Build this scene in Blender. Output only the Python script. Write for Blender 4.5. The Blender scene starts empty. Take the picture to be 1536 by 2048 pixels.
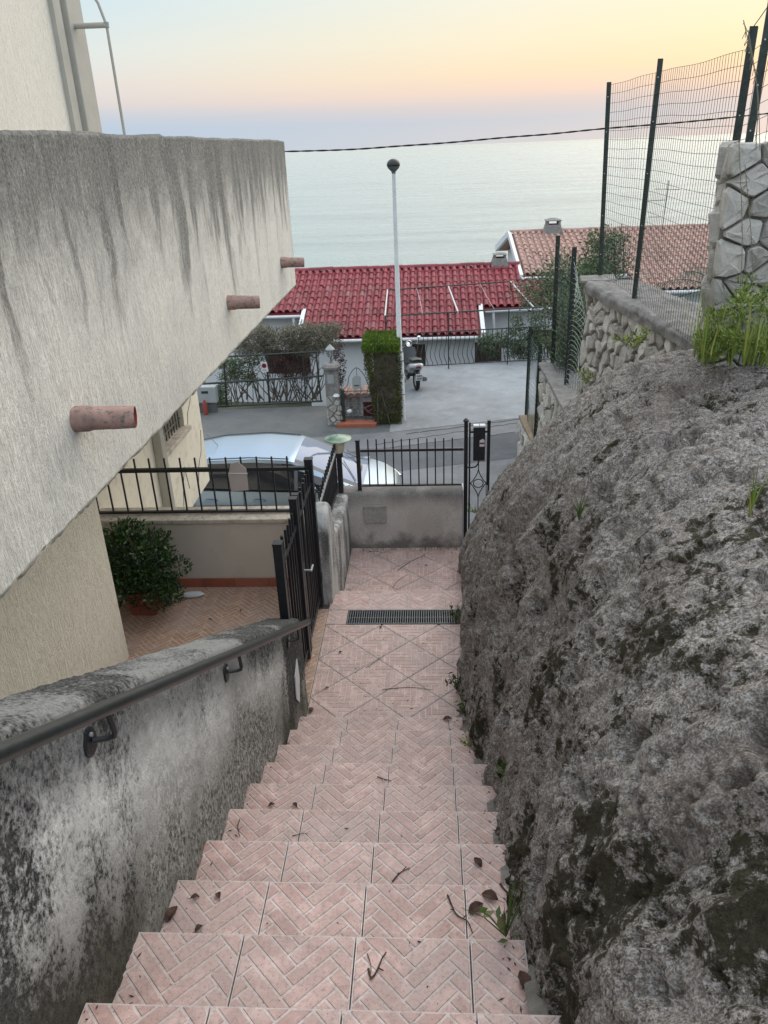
import bpy, math, random
import numpy as np
from mathutils import Vector, Matrix
random.seed(7); RS = np.random.RandomState(11)
PI = math.pi
sc = bpy.context.scene
COL = sc.collection

# ------------------------------------------------------------------ camera
CZ = 3.551; YAW = .0672872; PITCH = .436559; ROLL = .0402977; FPX = 1561.9
Xd = Vector((math.cos(YAW), math.sin(YAW), 0)); Yd = Vector((-math.sin(YAW), math.cos(YAW), 0)); Zd = Vector((0, 0, 1))
Fw = Yd*math.cos(PITCH) - Zd*math.sin(PITCH); Up = Yd*math.sin(PITCH) + Zd*math.cos(PITCH)
Ri = Xd*math.cos(ROLL) - Up*math.sin(ROLL); Ui = Xd*math.sin(ROLL) + Up*math.cos(ROLL)
cd = bpy.data.cameras.new('camera'); cam = bpy.data.objects.new('camera', cd); COL.objects.link(cam)
M4 = Matrix.Identity(4)
for i in range(3):
    M4[i][0] = Ri[i]; M4[i][1] = Ui[i]; M4[i][2] = -Fw[i]
M4[2][3] = CZ
cam.matrix_world = M4
cd.sensor_width = 36; cd.sensor_fit = 'AUTO'; cd.lens = FPX/2048*36; cd.clip_end = 120000; cd.clip_start = .05
sc.camera = cam

def at(px, py, x=None, y=None, z=None):
    u = (px-768)/FPX; v = -(py-1024)/FPX
    d = Fw + Ri*u + Ui*v
    k = x/d.x if x is not None else (y/d.y if y is not None else (z-CZ)/d.z)
    return Vector((0, 0, CZ)) + d*k

# ------------------------------------------------------------------ world, sun, exposure
SUN_AZ = math.radians(36); SUN_EL = math.radians(36)
W = bpy.data.worlds.new('World'); sc.world = W; W.use_nodes = True
nt = W.node_tree; nt.nodes.clear()
def wn(t, **k):
    n = nt.nodes.new(t)
    for a, b in k.items(): setattr(n, a, b)
    return n
tc = wn('ShaderNodeTexCoord'); sep = wn('ShaderNodeSeparateXYZ'); nt.links.new(tc.outputs['Generated'], sep.inputs[0])
def wmath(op, a, b=None, c=None, clamp=False):
    n = wn('ShaderNodeMath', operation=op); n.use_clamp = clamp
    for i, v in enumerate((a, b, c)):
        if v is None: continue
        if isinstance(v, (int, float)): n.inputs[i].default_value = v
        else: nt.links.new(v, n.inputs[i])
    return n.outputs[0]
def ramp_w(stops, fac):
    r = wn('ShaderNodeValToRGB'); cr = r.color_ramp
    while len(cr.elements) < len(stops): cr.elements.new(.5)
    for e, (p, c) in zip(cr.elements, stops): e.position = p; e.color = (*c, 1)
    nt.links.new(fac, r.inputs[0]); return r.outputs[0]
hl = wmath('SQRT', wmath('ADD', wmath('MULTIPLY', sep.outputs[0], sep.outputs[0]), wmath('MULTIPLY', sep.outputs[1], sep.outputs[1])))
dt = wmath('DIVIDE', wmath('ADD', wmath('MULTIPLY', sep.outputs[0], math.sin(SUN_AZ)), wmath('MULTIPLY', sep.outputs[1], math.cos(SUN_AZ))), wmath('MAXIMUM', hl, .001))
azf = wmath('SMOOTH_MIN', wmath('MULTIPLY', wmath('SUBTRACT', dt, .49), 1.95, clamp=True), 1.0, .05)
cn = wn('ShaderNodeTexNoise'); cn.inputs['Scale'].default_value = 3.0; cn.inputs['Detail'].default_value = 4
mp = wn('ShaderNodeMapping'); mp.inputs['Scale'].default_value = (1, 1, 14); nt.links.new(tc.outputs['Generated'], mp.inputs[0]); nt.links.new(mp.outputs[0], cn.inputs[0])
el = wmath('ADD', sep.outputs[2], wmath('MULTIPLY', wmath('SUBTRACT', cn.outputs[0], .5), .012))
K = .605
sc3 = lambda L: [(p, tuple(v*K for v in c)) for p, c in L]
away = sc3([(0.0, (.45, .59, .73)), (.026, (.45, .58, .73)), (.040, (.53, .605, .705)), (.052, (.67, .645, .67)), (.072, (.73, .71, .71)), (.10, (.70, .77, .78)), (.15, (.58, .74, .84))])+[(.45, (.72, .82, .92)), (1.0, (.86, .93, 1.0))]
sunw = sc3([(0.0, (.66, .64, .64)), (.024, (.58, .60, .65)), (.038, (.70, .61, .60)), (.052, (.93, .68, .53)), (.072, (1.0, .76, .47)), (.10, (1.0, .83, .54)), (.15, (.98, .90, .68))])+[(.45, (.85, .86, .86)), (1.0, (.86, .93, 1.0))]
mx = wn('ShaderNodeMix', data_type='RGBA'); nt.links.new(azf, mx.inputs[0])
nt.links.new(ramp_w(away, el), mx.inputs[6]); nt.links.new(ramp_w(sunw, el), mx.inputs[7])
sky = wn('ShaderNodeTexSky', sky_type='NISHITA'); sky.sun_disc = False; sky.sun_elevation = math.radians(4); sky.sun_rotation = SUN_AZ
bg1 = wn('ShaderNodeBackground'); nt.links.new(sky.outputs[0], bg1.inputs[0]); bg1.inputs[1].default_value = .008
bg2 = wn('ShaderNodeBackground'); nt.links.new(mx.outputs[2], bg2.inputs[0]); bg2.inputs[1].default_value = 1.28
ad = wn('ShaderNodeAddShader'); nt.links.new(bg1.outputs[0], ad.inputs[0]); nt.links.new(bg2.outputs[0], ad.inputs[1])
wo = wn('ShaderNodeOutputWorld'); nt.links.new(ad.outputs[0], wo.inputs[0])
sl = bpy.data.lights.new('sun', 'SUN'); sun = bpy.data.objects.new('sun', sl); COL.objects.link(sun)
sl.energy = 1.1; sl.angle = math.radians(60); sl.color = (1, .86, .70)
sd = Vector((math.sin(SUN_AZ)*math.cos(SUN_EL), math.cos(SUN_AZ)*math.cos(SUN_EL), math.sin(SUN_EL)))
sun.rotation_euler = sd.to_track_quat('Z', 'Y').to_euler(); sun.location = (20, 20, 20)
vs = sc.view_settings; vs.view_transform = 'Standard'; vs.look = 'None'; vs.gamma = 1; vs.exposure = 0.42; vs.use_curve_mapping = False

# ------------------------------------------------------------------ numpy noise
def vnoise(P, seed=0):
    P = np.asarray(P, dtype=np.float64)
    I = np.floor(P).astype(np.int64); F = P-I; F = F*F*(3-2*F)
    def h(i, j, k):
        n = (i*374761393 + j*668265263 + k*2147483647 + seed*1274126177) & 0xffffffff
        n = ((n ^ (n >> 13))*1274126177) & 0xffffffff
        return ((n ^ (n >> 16)) & 0xffff)/65535.0
    x, y, z = I[..., 0], I[..., 1], I[..., 2]; fx, fy, fz = F[..., 0], F[..., 1], F[..., 2]
    r = 0
    for a in (0, 1):
        for b in (0, 1):
            for c in (0, 1):
                r = r + h(x+a, y+b, z+c)*(fx if a else 1-fx)*(fy if b else 1-fy)*(fz if c else 1-fz)
    return r*2-1
def fbm(P, s, o=4, seed=0, g=.5):
    r = 0; a = 1; t = 0
    for i in range(o):
        r = r + a*vnoise(P*s + i*17.3, seed+i); t += a; a *= g; s *= 2.07
    return r/t

# ------------------------------------------------------------------ materials
class Nodes:
    def __init__(s, name):
        s.m = bpy.data.materials.new(name); s.m.use_nodes = True; s.t = s.m.node_tree
        s.b = s.t.nodes['Principled BSDF']; s.o = s.t.nodes['Material Output']
        s.geo = None
    def n(s, typ, ins=None, **k):
        n = s.t.nodes.new('ShaderNode'+typ)
        for a, b in k.items(): setattr(n, a, b)
        for a, v in (ins or {}).items():
            if isinstance(v, bpy.types.NodeSocket): s.t.links.new(v, n.inputs[a])
            else: n.inputs[a].default_value = v
        return n
    def pos(s):
        if s.geo is None: s.geo = s.n('NewGeometry')
        return s.geo.outputs['Position']
    def obj(s): return s.n('TexCoord').outputs['Object']
    def mp(s, v, scale): return s.n('Mapping', {0: v, 'Scale': scale}).outputs[0]
    def noise(s, v, scale, det=4, rough=.55, dist=0): return s.n('TexNoise', {'Vector': v, 'Scale': scale, 'Detail': det, 'Roughness': rough, 'Distortion': dist}).outputs[0]
    def vor(s, v, scale, out=0, feature='F1'): return s.n('TexVoronoi', {'Vector': v, 'Scale': scale}, feature=feature).outputs[out]
    def ramp(s, f, stops, interp='LINEAR'):
        r = s.n('ValToRGB', {0: f}); cr = r.color_ramp; cr.interpolation = interp
        while len(cr.elements) < len(stops): cr.elements.new(.5)
        for e, (p, c) in zip(cr.elements, stops):
            e.position = p; e.color = (c, c, c, 1) if isinstance(c, (int, float)) else (*c, 1)
        return r.outputs[0]
    def math(s, op, a, b=0, clamp=False):
        n = s.n('Math', {0: a, 1: b}, operation=op); n.use_clamp = clamp; return n.outputs[0]
    def mix(s, f, a, b, mode='MIX'):
        a = (*a, 1) if isinstance(a, tuple) and len(a) == 3 else a; b = (*b, 1) if isinstance(b, tuple) and len(b) == 3 else b
        n = s.n('Mix', {0: f, 6: a, 7: b}, data_type='RGBA', blend_type=mode); return n.outputs[2]
    def set(s, **k):
        for a, v in k.items():
            a = a.replace('_', ' ')
            if isinstance(v, bpy.types.NodeSocket): s.t.links.new(v, s.b.inputs[a])
            else: s.b.inputs[a].default_value = (*v, 1) if isinstance(v, tuple) and len(v) == 3 else v
        return s
    def bump(s, h, dist, strength=1.0, prev=None):
        ins = {'Height': h, 'Distance': dist, 'Strength': strength}
        if prev is not None: ins['Normal'] = prev
        b = s.n('Bump', ins).outputs[0]; s.t.links.new(b, s.b.inputs['Normal']); return b
    def attr(s, name): return s.n('Attribute', attribute_name=name).outputs['Fac']

def simple(name, c, rough=.6, var=.15, scale=6, metal=0, bump=0, bscale=60, coat=0, dirt=None, obj=False):
    N = Nodes(name); p = N.obj() if obj else N.pos()
    f = N.noise(p, scale, 5, .6)
    lo = tuple(x*(1-var) for x in c); hi = tuple(min(1, x*(1+var)) for x in c)
    col = N.ramp(f, [(.3, lo), (.7, hi)])
    if 'tile' in name or name == 'terracotta':
        ri = N.n('ObjectInfo').outputs['Random']; col = N.mix(.55, col, N.ramp(ri, [(0., tuple(x*.55 for x in c)), (.5, c), (.85, tuple(min(1, x*1.15) for x in c)), (1., tuple(x*.6+.10 for x in c))]))
    if dirt:
        d = N.ramp(N.noise(p, scale*2.3, 6, .7), [(.52, 0.), (.70, 1.)]); col = N.mix(N.math('MULTIPLY', d, dirt[1]), col, dirt[0])
    N.set(Base_Color=col, Roughness=rough, Metallic=metal)
    if coat: N.set(Coat_Weight=coat, Coat_Roughness=.08)
    if bump: N.bump(N.noise(p, bscale, 5, .65), bump)
    return N.m

MT = {}
def leafmat(name, c1, c2, rough=.5, c3=None):
    N = Nodes(name); a = N.attr('tint')
    st = [(0., c1), (1., c2)] if c3 is None else [(0., c1), (.6, c2), (1., c3)]
    N.set(Base_Color=N.ramp(a, st), Roughness=rough)
    N.b.inputs['Specular IOR Level'].default_value = .35
    return N.m

# moulded tile: pale groove colour + brick pads tinted per brick
def tilemat(name, c_lo, c_hi, isbrick):
    N = Nodes(name); p = N.pos()
    big = N.noise(p, 3.2, 4, .6); fine = N.noise(p, 90, 5, .7); mid = N.noise(p, 14, 5, .65)
    if isbrick: base = N.ramp(N.attr('tint'), [(0., c_lo), (1., c_hi)])
    else: base = N.mix(mid, c_lo, c_hi)
    pale = N.ramp(mid, [(.47, 0.), (.66, 1.)]); base = N.mix(N.math('MULTIPLY', pale, .6), base, tuple(min(1, x*1.3+.03) for x in c_hi))
    g = N.ramp(big, [(.42, 0.), (.7, 1.)]); base = N.mix(N.math('MULTIPLY', g, .5), base, (.36, .30, .285))
    base = N.mix(N.math('MULTIPLY', N.ramp(fine, [(.35, 1.), (.5, 0.)]), .38), base, (.14, .095, .08))
    pit = N.ramp(N.vor(p, 110), [(.10, 1.), (.17, 0.)]); pm = N.math('MULTIPLY', pit, N.ramp(N.noise(p, 30, 2), [(.5, 0.), (.56, 1.)]))
    base = N.mix(N.math('MULTIPLY', pm, .8), base, (.07, .05, .045))
    N.set(Base_Color=base, Roughness=N.ramp(mid, [(0., .42), (1., .7)]))
    N.bump(N.math('SUBTRACT', fine, pm), .0012, .8)
    return N.m
MT['tb'] = tilemat('tile_brick_pink', (.405, .255, .222), (.535, .375, .338), True)
MT['tg'] = tilemat('tile_groove_pale', (.47, .395, .365), (.56, .485, .455), False)
MT['tb2'] = tilemat('tile_brick_brown', (.30, .18, .125), (.40, .26, .19), True)
MT['tg2'] = tilemat('tile_groove_sand', (.50, .38, .28), (.60, .46, .35), False)
MT['joint'] = simple('joint_mortar', (.10, .08, .07), .95, .3, 12, bump=.002)

def stucco(name, cream, stain=None, comb=1.0, top=3.66, dark=(.045, .047, .047)):
    N = Nodes(name); p = N.pos()
    wv_ = N.n('VectorMath', {0: N.n('TexNoise', {'Vector': p, 'Scale': 1.6, 'Detail': 4}).outputs['Color'], 1: (.28, .28, .28), 2: p}, operation='MULTIPLY_ADD').outputs[0]
    streak = N.noise(N.mp(wv_, (6.5, 6.5, .55)), 1.0, 3, .55)
    fine = N.noise(N.mp(p, (1, 1, .16)), 62, 4, .7, 1.6); fine2 = N.noise(N.mp(p, (1, 1, .45)), 120, 4, .75)
    col = N.mix(N.noise(p, 1.3, 4, .6), tuple(x*.9 for x in cream), tuple(min(1, x*1.08) for x in cream))
    col = N.mix(N.ramp(N.math('ADD', N.math('MULTIPLY', fine, .6), N.math('MULTIPLY', fine2, .4)), [(.37, .55), (.50, 0.)]), col, tuple(x*.5 for x in cream))
    if stain:
        z = N.n('SeparateXYZ', {0: p}).outputs[2]
        d = N.math('SUBTRACT', top, z)
        big = N.noise(N.mp(p, (1, 1, .3)), 2.2, 3, .6)
        s2 = N.noise(N.mp(wv_, (17, 17, 1.3)), 1.0, 3, .6)
        mott = N.noise(p, 5, 5, .7)
        reach = N.math('ADD', N.math('ADD', N.math('MULTIPLY', streak, 2.5), N.math('MULTIPLY', big, .8)), N.math('SUBTRACT', N.math('MULTIPLY', s2, .8), 1.66))
        reach = N.math('MAXIMUM', reach, N.math('ADD', N.math('MULTIPLY', mott, .75), .0))
        a = N.math('SUBTRACT', reach, d)
        m = N.ramp(N.math('ADD', N.math('MULTIPLY', a, 1.0), .5), [(.10, 0.), (.40, .38), (.62, .80), (.95, .95)])
        gr = N.noise(p, 60, 6, .75)
        m = N.math('MULTIPLY', m, N.ramp(gr, [(.34, 1.), (.66, .62)]))
        dk = N.mix(N.ramp(N.noise(p, 16, 5, .7), [(.55, 0.), (.7, .6)]), dark, (.30, .30, .28))
        grey = N.ramp(N.noise(N.mp(p, (1, 1, .4)), 1.7, 5, .65), [(.45, 0.), (.7, .55)])
        col = N.mix(grey, col, (.50, .50, .49))
        col = N.mix(m, col, dk)
    N.set(Base_Color=col, Roughness=.92)
    b = N.bump(fine, .016*comb, 1.0); N.bump(fine2, .006*comb, .9, b)
    return N.m
MT['stucco'] = stucco('combed_stucco_stained', (.86, .83, .755), True)
MT['stucco_y'] = stucco('combed_stucco_cream', (.90, .85, .71))
MT['stucco_u'] = stucco('scratched_render_cream', (.80, .755, .67), comb=.55)
MT['paint_c'] = simple('terrace_wall_paint', (.56, .50, .43), .8, .06, 2, bump=.001, dirt=((.38, .34, .29), .3))
MT['paint_w'] = simple('house_wall_white', (.62, .64, .67), .8, .05, 1.2, bump=.002, bscale=20)
MT['cream_trim'] = simple('cream_plaster_trim', (.78, .73, .61), .8, .06, 3, bump=.002, dirt=((.45, .41, .33), .5))
MT['ledge'] = simple('weathered_ledge', (.50, .45, .38), .9, .25, 9, bump=.004, dirt=((.16, .14, .12), .9))

def rough_plaster():
    N = Nodes('rough_cast_lichen'); p = N.pos()
    q = N.mp(p, (1, 1, .55))
    big = N.noise(q, .95, 3, .5, .3); med = N.noise(q, 6, 4, .6)
    gr = N.noise(N.mp(p, (1, 1, .75)), 66, 5, .72); gr2 = N.noise(p, 180, 4, .7)
    a = N.math('ADD', N.math('ADD', N.math('MULTIPLY', big, 9.0), N.math('MULTIPLY', med, 2.0)), N.math('MULTIPLY', gr, 3.0))
    m = N.ramp(N.math('MULTIPLY', a, .115), [(.80, 0.), (.845, .5), (.90, 1.)])
    x_, y_, z_ = N.n('SeparateXYZ', {0: p}).outputs[:]
    below = N.math('SUBTRACT', N.math('SUBTRACT', 2.507, N.math('MULTIPLY', N.math('SUBTRACT', y_, 1.216), .562)), z_)
    m = N.math('MULTIPLY', m, N.ramp(N.math('ADD', below, N.math('MULTIPLY', N.math('SUBTRACT', med, .5), .25)), [(.0, .30), (.16, .35), (.34, 1.)]))
    dark = N.mix(N.ramp(N.math('ADD', N.math('MULTIPLY', gr, .5), N.math('MULTIPLY', gr2, .5)), [(.42, 0.), (.62, 1.)]), (.020, .021, .021), (.17, .172, .168))
    col = N.mix(m, dark, (.90, .90, .87))
    x, y, z = N.n('SeparateXYZ', {0: p}).outputs[:]
    # moss gathers in the strip just above the treads
    stair = N.math('SUBTRACT', 1.627, N.math('MULTIPLY', N.math('SUBTRACT', y, 1.2), .514))
    hgt = N.math('ADD', N.math('SUBTRACT', z, stair), N.math('MULTIPLY', N.math('SUBTRACT', big, .5), -1.6))
    ms = N.math('MULTIPLY', N.ramp(hgt, [(.0, 1.), (.42, 0.)]), N.ramp(gr, [(.30, .2), (.6, .95)]))
    col = N.mix(ms, col, (.055, .050, .026))
    N.set(Base_Color=col, Roughness=.97)
    b = N.bump(gr, .016, 1.0); N.bump(gr2, .006, .9, b)
    return N.m
MT['rough'] = rough_plaster()
def pale_cast():
    N = Nodes('weathered_grey_render'); p = N.pos()
    gr = N.noise(p, 110, 5, .75); med = N.noise(N.mp(p, (1, 1, .5)), 3.2, 5, .65)
    z = N.n('SeparateXYZ', {0: p}).outputs[2]
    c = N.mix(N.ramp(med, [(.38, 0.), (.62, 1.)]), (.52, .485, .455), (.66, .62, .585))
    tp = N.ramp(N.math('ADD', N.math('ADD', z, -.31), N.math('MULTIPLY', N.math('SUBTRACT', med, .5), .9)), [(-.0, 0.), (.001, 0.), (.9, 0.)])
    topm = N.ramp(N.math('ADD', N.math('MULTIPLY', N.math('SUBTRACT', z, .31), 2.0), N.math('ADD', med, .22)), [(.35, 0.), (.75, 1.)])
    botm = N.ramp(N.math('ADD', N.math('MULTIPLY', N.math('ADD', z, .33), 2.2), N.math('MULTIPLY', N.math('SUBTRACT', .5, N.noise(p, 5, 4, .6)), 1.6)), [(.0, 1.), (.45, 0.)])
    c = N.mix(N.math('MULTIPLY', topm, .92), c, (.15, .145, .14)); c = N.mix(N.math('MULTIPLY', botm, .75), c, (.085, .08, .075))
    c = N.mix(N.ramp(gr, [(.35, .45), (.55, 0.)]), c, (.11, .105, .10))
    N.set(Base_Color=c, Roughness=.95); N.bump(gr, .005, .9)
    return N.m
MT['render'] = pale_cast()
def pier_cast():
    N = Nodes('pebbledash_pier'); p = N.pos()
    gr = N.noise(N.mp(p, (1, 1, .7)), 100, 5, .75); med = N.noise(N.mp(p, (2.5, 2.5, .8)), 2.4, 4, .6)
    c = N.mix(N.ramp(N.math('ADD', N.math('MULTIPLY', med, 1.1), N.math('MULTIPLY', gr, .6)), [(.72, 0.), (.95, 1.)]), (.14, .14, .14), (.52, .52, .51))
    N.set(Base_Color=c, Roughness=.95); N.bump(gr, .006, .9); return N.m
MT['pier'] = pier_cast()

def rockmat():
    N = Nodes('limestone_rock'); p = N.pos()
    n1 = N.noise(p, 1.6, 5, .6, .4); n2 = N.noise(p, 9, 6, .7, .3); n3 = N.noise(p, 56, 5, .76); n4 = N.noise(p, 160, 3, .7)
    c = N.mix(N.ramp(n2, [(.33, 0.), (.68, 1.)]), (.185, .158, .138), (.345, .305, .272))
    c = N.mix(N.ramp(n3, [(.50, 0.), (.60, .85)]), c, (.56, .545, .53))
    c = N.mix(N.ramp(n4, [(.52, 0.), (.64, .75)]), c, (.62, .60, .575)); c = N.mix(N.ramp(n4, [(.36, .7), (.47, 0.)]), c, (.07, .062, .056))
    c = N.mix(N.ramp(n3, [(.30, .9), (.44, 0.)]), c, (.060, .052, .048))
    brown = N.ramp(N.noise(N.mp(p, (1, 1, .35)), 2.4, 4, .6), [(.50, 0.), (.66, .55)]); c = N.mix(brown, c, (.150, .115, .095))
    pale = N.ramp(N.noise(N.mp(p, (1.3, 1.3, .5)), 3.1, 5, .7, .6), [(.66, 0.), (.76, .75)]); c = N.mix(pale, c, (.40, .345, .295))
    x, y, z = N.n('SeparateXYZ', {0: p}).outputs[:]
    mo = N.math('ADD', N.noise(p, 2.6, 5, .62, .2), N.math('MULTIPLY', N.math('SUBTRACT', N.noise(p, 24, 5, .8), .5), .75))
    near = N.math('MULTIPLY', N.math('SUBTRACT', 3.2, y), .045)
    mo = N.ramp(N.math('ADD', mo, N.math('MINIMUM', near, .06)), [(.562, 0.), (.62, 1.)])
    mcol = N.mix(N.noise(p, 40, 3), (.016, .014, .007), (.045, .040, .012))
    c = N.mix(N.math('MULTIPLY', mo, .93), c, mcol)
    sp = N.ramp(N.vor(p, 4.5), [(.05, .9), (.085, 0.)]); c = N.mix(N.math('MULTIPLY', sp, N.ramp(n2, [(.5, 0.), (.55, 1.)])), c, (.60, .57, .50))
    N.set(Base_Color=c, Roughness=.95); N.b.inputs['Specular IOR Level'].default_value = .3
    b = N.bump(n2, .03, .7); b = N.bump(n3, .016, 1.0, b); N.bump(n4, .005, 1.0, b)
    return N.m
MT['rock'] = rockmat()

def stonemat(name, lo, hi, moss=None):
    N = Nodes(name); p = N.pos(); n = N.noise(p, 14, 6, .7); f = N.noise(N.mp(p, (1, 1, .4)), 60, 4, .7)
    c = N.mix(N.ramp(n, [(.3, 0.), (.7, 1.)]), lo, hi)
    c = N.mix(N.ramp(f, [(.3, .6), (.5, 0.)]), c, tuple(x*.5 for x in lo))
    ri = N.n('ObjectInfo').outputs['Random']; c = N.mix(.55, c, N.mix(ri, tuple(x*.75 for x in lo), tuple(min(1, x*1.08) for x in hi)))
    if moss: c = N.mix(N.ramp(N.noise(p, 5, 5, .6), [(.55, 0.), (.66, .7)]), c, moss)
    N.set(Base_Color=c, Roughness=.9); N.bump(n, .015, .9); return N.m
MT['stone'] = stonemat('pale_limestone_block', (.34, .32, .285), (.62, .59, .54))
MT['stone_d'] = stonemat('grey_limestone_block', (.30, .285, .262), (.52, .50, .465), (.16, .16, .11))
MT['mortar'] = simple('wall_mortar', (.19, .178, .16), .95, .35, 8, bump=.012, bscale=40)
MT['cap'] = simple('grey_cement_coping', (.21, .20, .19), .95, .3, 9, bump=.008, bscale=45, dirt=((.09, .085, .08), .8))

def asphalt(name, c, cracks=False):
    N = Nodes(name); p = N.pos(); g = N.noise(p, 60, 5, .8); b = N.noise(p, .55, 5, .6); m = N.noise(p, 3.0, 5, .65)
    col = N.mix(N.ramp(b, [(.35, 0.), (.68, 1.)]), tuple(x*.78 for x in c), tuple(x*1.25 for x in c))
    col = N.mix(N.ramp(m, [(.5, 0.), (.75, .4)]), col, tuple(x*1.5 for x in c)); col = N.mix(N.ramp(N.noise(p, 1.3, 5, .7, 1.0), [(.56, 0.), (.70, .5)]), col, tuple(x*.55 for x in c))
    col = N.mix(N.ramp(g, [(.30, .5), (.5, 0.)]), col, tuple(x*.5 for x in c))
    N.set(Base_Color=col, Roughness=.88); N.bump(g, .004, .7); return N.m
MT['asph'] = asphalt('old_grey_asphalt', (.165, .17, .18)); MT['asphd'] = asphalt('dark_asphalt_strip', (.095, .102, .115))
MT['deckc'] = asphalt('parking_deck_concrete', (.235, .25, .265)); MT['drive'] = asphalt('driveway_concrete', (.105, .11, .11))
MT['earth'] = simple('hillside_earth', (.09, .085, .055), .95, .4, 1.0, bump=.05, bscale=8)
MT['black'] = simple('black_painted_iron', (.014, .016, .020), .38, .3, 20, bump=.0006, bscale=120)
MT['rail'] = simple('handrail_dark_paint', (.013, .018, .019), .34, .3, 16, bump=.0006, bscale=140, dirt=((.06, .065, .06), .35))
MT['green'] = simple('green_painted_steel', (.018, .028, .024), .5, .3, 14, dirt=((.10, .09, .07), .4))
MT['wire'] = simple('green_coated_wire', (.045, .065, .055), .5, .2, 30)
MT['wirel'] = simple('worn_pale_wire', (.22, .25, .23), .5, .2, 30)
MT['polew'] = simple('white_pole_paint', (.55, .57, .57), .5, .10, 5, dirt=((.25, .22, .18), .4))
MT['white'] = simple('white_gutter_paint', (.62, .64, .66), .5, .06, 4)
MT['mesh_gr'] = simple('grate_steel', (.10, .105, .11), .4, .3, 40, metal=.5)
MT['dark'] = simple('black_void', (.012, .012, .012), .9, .2, 10)
MT['redtile'] = simple('red_painted_roof_tile', (.215, .024, .036), .62, .28, 2.6, bump=.004, bscale=30, dirt=((.075, .018, .022), .9))
MT['saltile'] = simple('salmon_clay_tile', (.36, .225, .185), .8, .38, 5.5, bump=.004, bscale=30, dirt=((.22, .12, .10), .75))
MT['terra'] = simple('terracotta', (.33, .10, .06), .75, .2, 6, dirt=((.18, .07, .05), .5))
MT['pipe'] = simple('stained_clay_pipe', (.33, .21, .18), .75, .25, 14, bump=.002, bscale=70, dirt=((.10, .10, .088), 1.6))
MT['pipein'] = simple('red_pipe_lining', (.24, .045, .035), .8, .2, 20)
MT['trimstrip'] = simple('beige_corner_strip', (.40, .385, .345), .7, .08, 5)
MT['carp'] = simple('silver_car_paint', (.30, .38, .47), .28, .03, 2, metal=.85, coat=.15)
MT['card'] = simple('grey_car_trim', (.10, .105, .11), .5, .1, 5)
N = Nodes('dark_car_glass'); N.set(Base_Color=(.014, .018, .024), Roughness=.04); N.b.inputs['IOR'].default_value = 1.52; N.set(Coat_Weight=.6); MT['glass'] = N.m
N = Nodes('windscreen_glass'); N.set(Base_Color=(.12, .16, .25), Roughness=.05, Metallic=.45); N.set(Coat_Weight=.0); MT['wscreen'] = N.m
MT['rubber'] = simple('black_rubber', (.012, .012, .012), .85, .2, 20)
MT['chrome'] = simple('chrome', (.65, .67, .70), .12, .02, 10, metal=1)
MT['lamp_w'] = simple('milky_lamp_glass', (.68, .64, .50), .25, .05, 8, coat=.5)
MT['lamp_g'] = simple('faded_green_enamel', (.16, .27, .19), .35, .25, 12, coat=.3, dirt=((.45, .46, .36), .6))
MT['redl'] = simple('red_tail_lamp', (.16, .008, .008), .15, .1, 10, coat=1)
MT['scoot'] = simple('grey_scooter_body', (.20, .215, .23), .3, .05, 6, metal=.4, coat=.8)
MT['seat'] = simple('black_vinyl', (.012, .014, .014), .4, .1, 8)
MT['plate'] = simple('number_plate_white', (.60, .62, .64), .5, .03, 8)
MT['ink'] = simple('black_lettering', (.02, .02, .022), .7, .05, 8)
MT['red'] = simple('red_print', (.45, .03, .03), .6, .05, 8)
MT['door'] = simple('dark_red_door', (.10, .015, .018), .6, .2, 4)
MT['brownsh'] = simple('brown_shutter', (.055, .035, .03), .7, .15, 6)
MT['greybox'] = simple('grey_plastic', (.30, .32, .32), .5, .06, 5)
MT['greyplate'] = simple('weathered_cover_plate', (.36, .35, .33), .8, .12, 12, dirt=((.17, .165, .155), .8))
MT['boxcard'] = simple('pinkish_cardboard', (.50, .43, .40), .8, .05, 6)
MT['bark'] = simple('grey_bark', (.10, .08, .065), .95, .4, 8, bump=.01, bscale=30)
MT['twig'] = simple('dry_twig', (.055, .035, .026), .9, .4, 20)
MT['vein'] = simple('dry_leaf', (.07, .035, .025), .8, .4, 30, obj=True)
MT['l_pot'] = leafmat('glossy_dark_leaf', (.012, .030, .014), (.045, .095, .030), .28, (.12, .19, .035))
MT['l_hedge'] = leafmat('clipped_hedge_leaf', (.035, .040, .018), (.085, .095, .028), .7, (.15, .17, .035))
MT['l_hedgetop'] = leafmat('fresh_hedge_leaf', (.05, .09, .015), (.12, .20, .02), .6, (.16, .22, .03))
MT['l_vine'] = leafmat('dry_vine_leaf', (.10, .09, .075), (.21, .20, .14), .8, (.30, .27, .21))
MT['l_vred'] = leafmat('dry_red_vine_leaf', (.05, .03, .03), (.12, .06, .06), .8, (.10, .09, .05))
MT['l_green'] = leafmat('garden_leaf', (.045, .07, .038), (.11, .155, .075), .6, (.19, .24, .12))
MT['l_weed'] = leafmat('yellow_green_weed', (.07, .12, .02), (.20, .27, .05), .6, (.36, .36, .10))
MT['l_dkweed'] = leafmat('dark_green_weed', (.03, .06, .015), (.07, .12, .03), .5, (.14, .13, .05))
MT['l_palm'] = leafmat('palm_leaf', (.03, .05, .035), (.08, .12, .08), .5)

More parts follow.
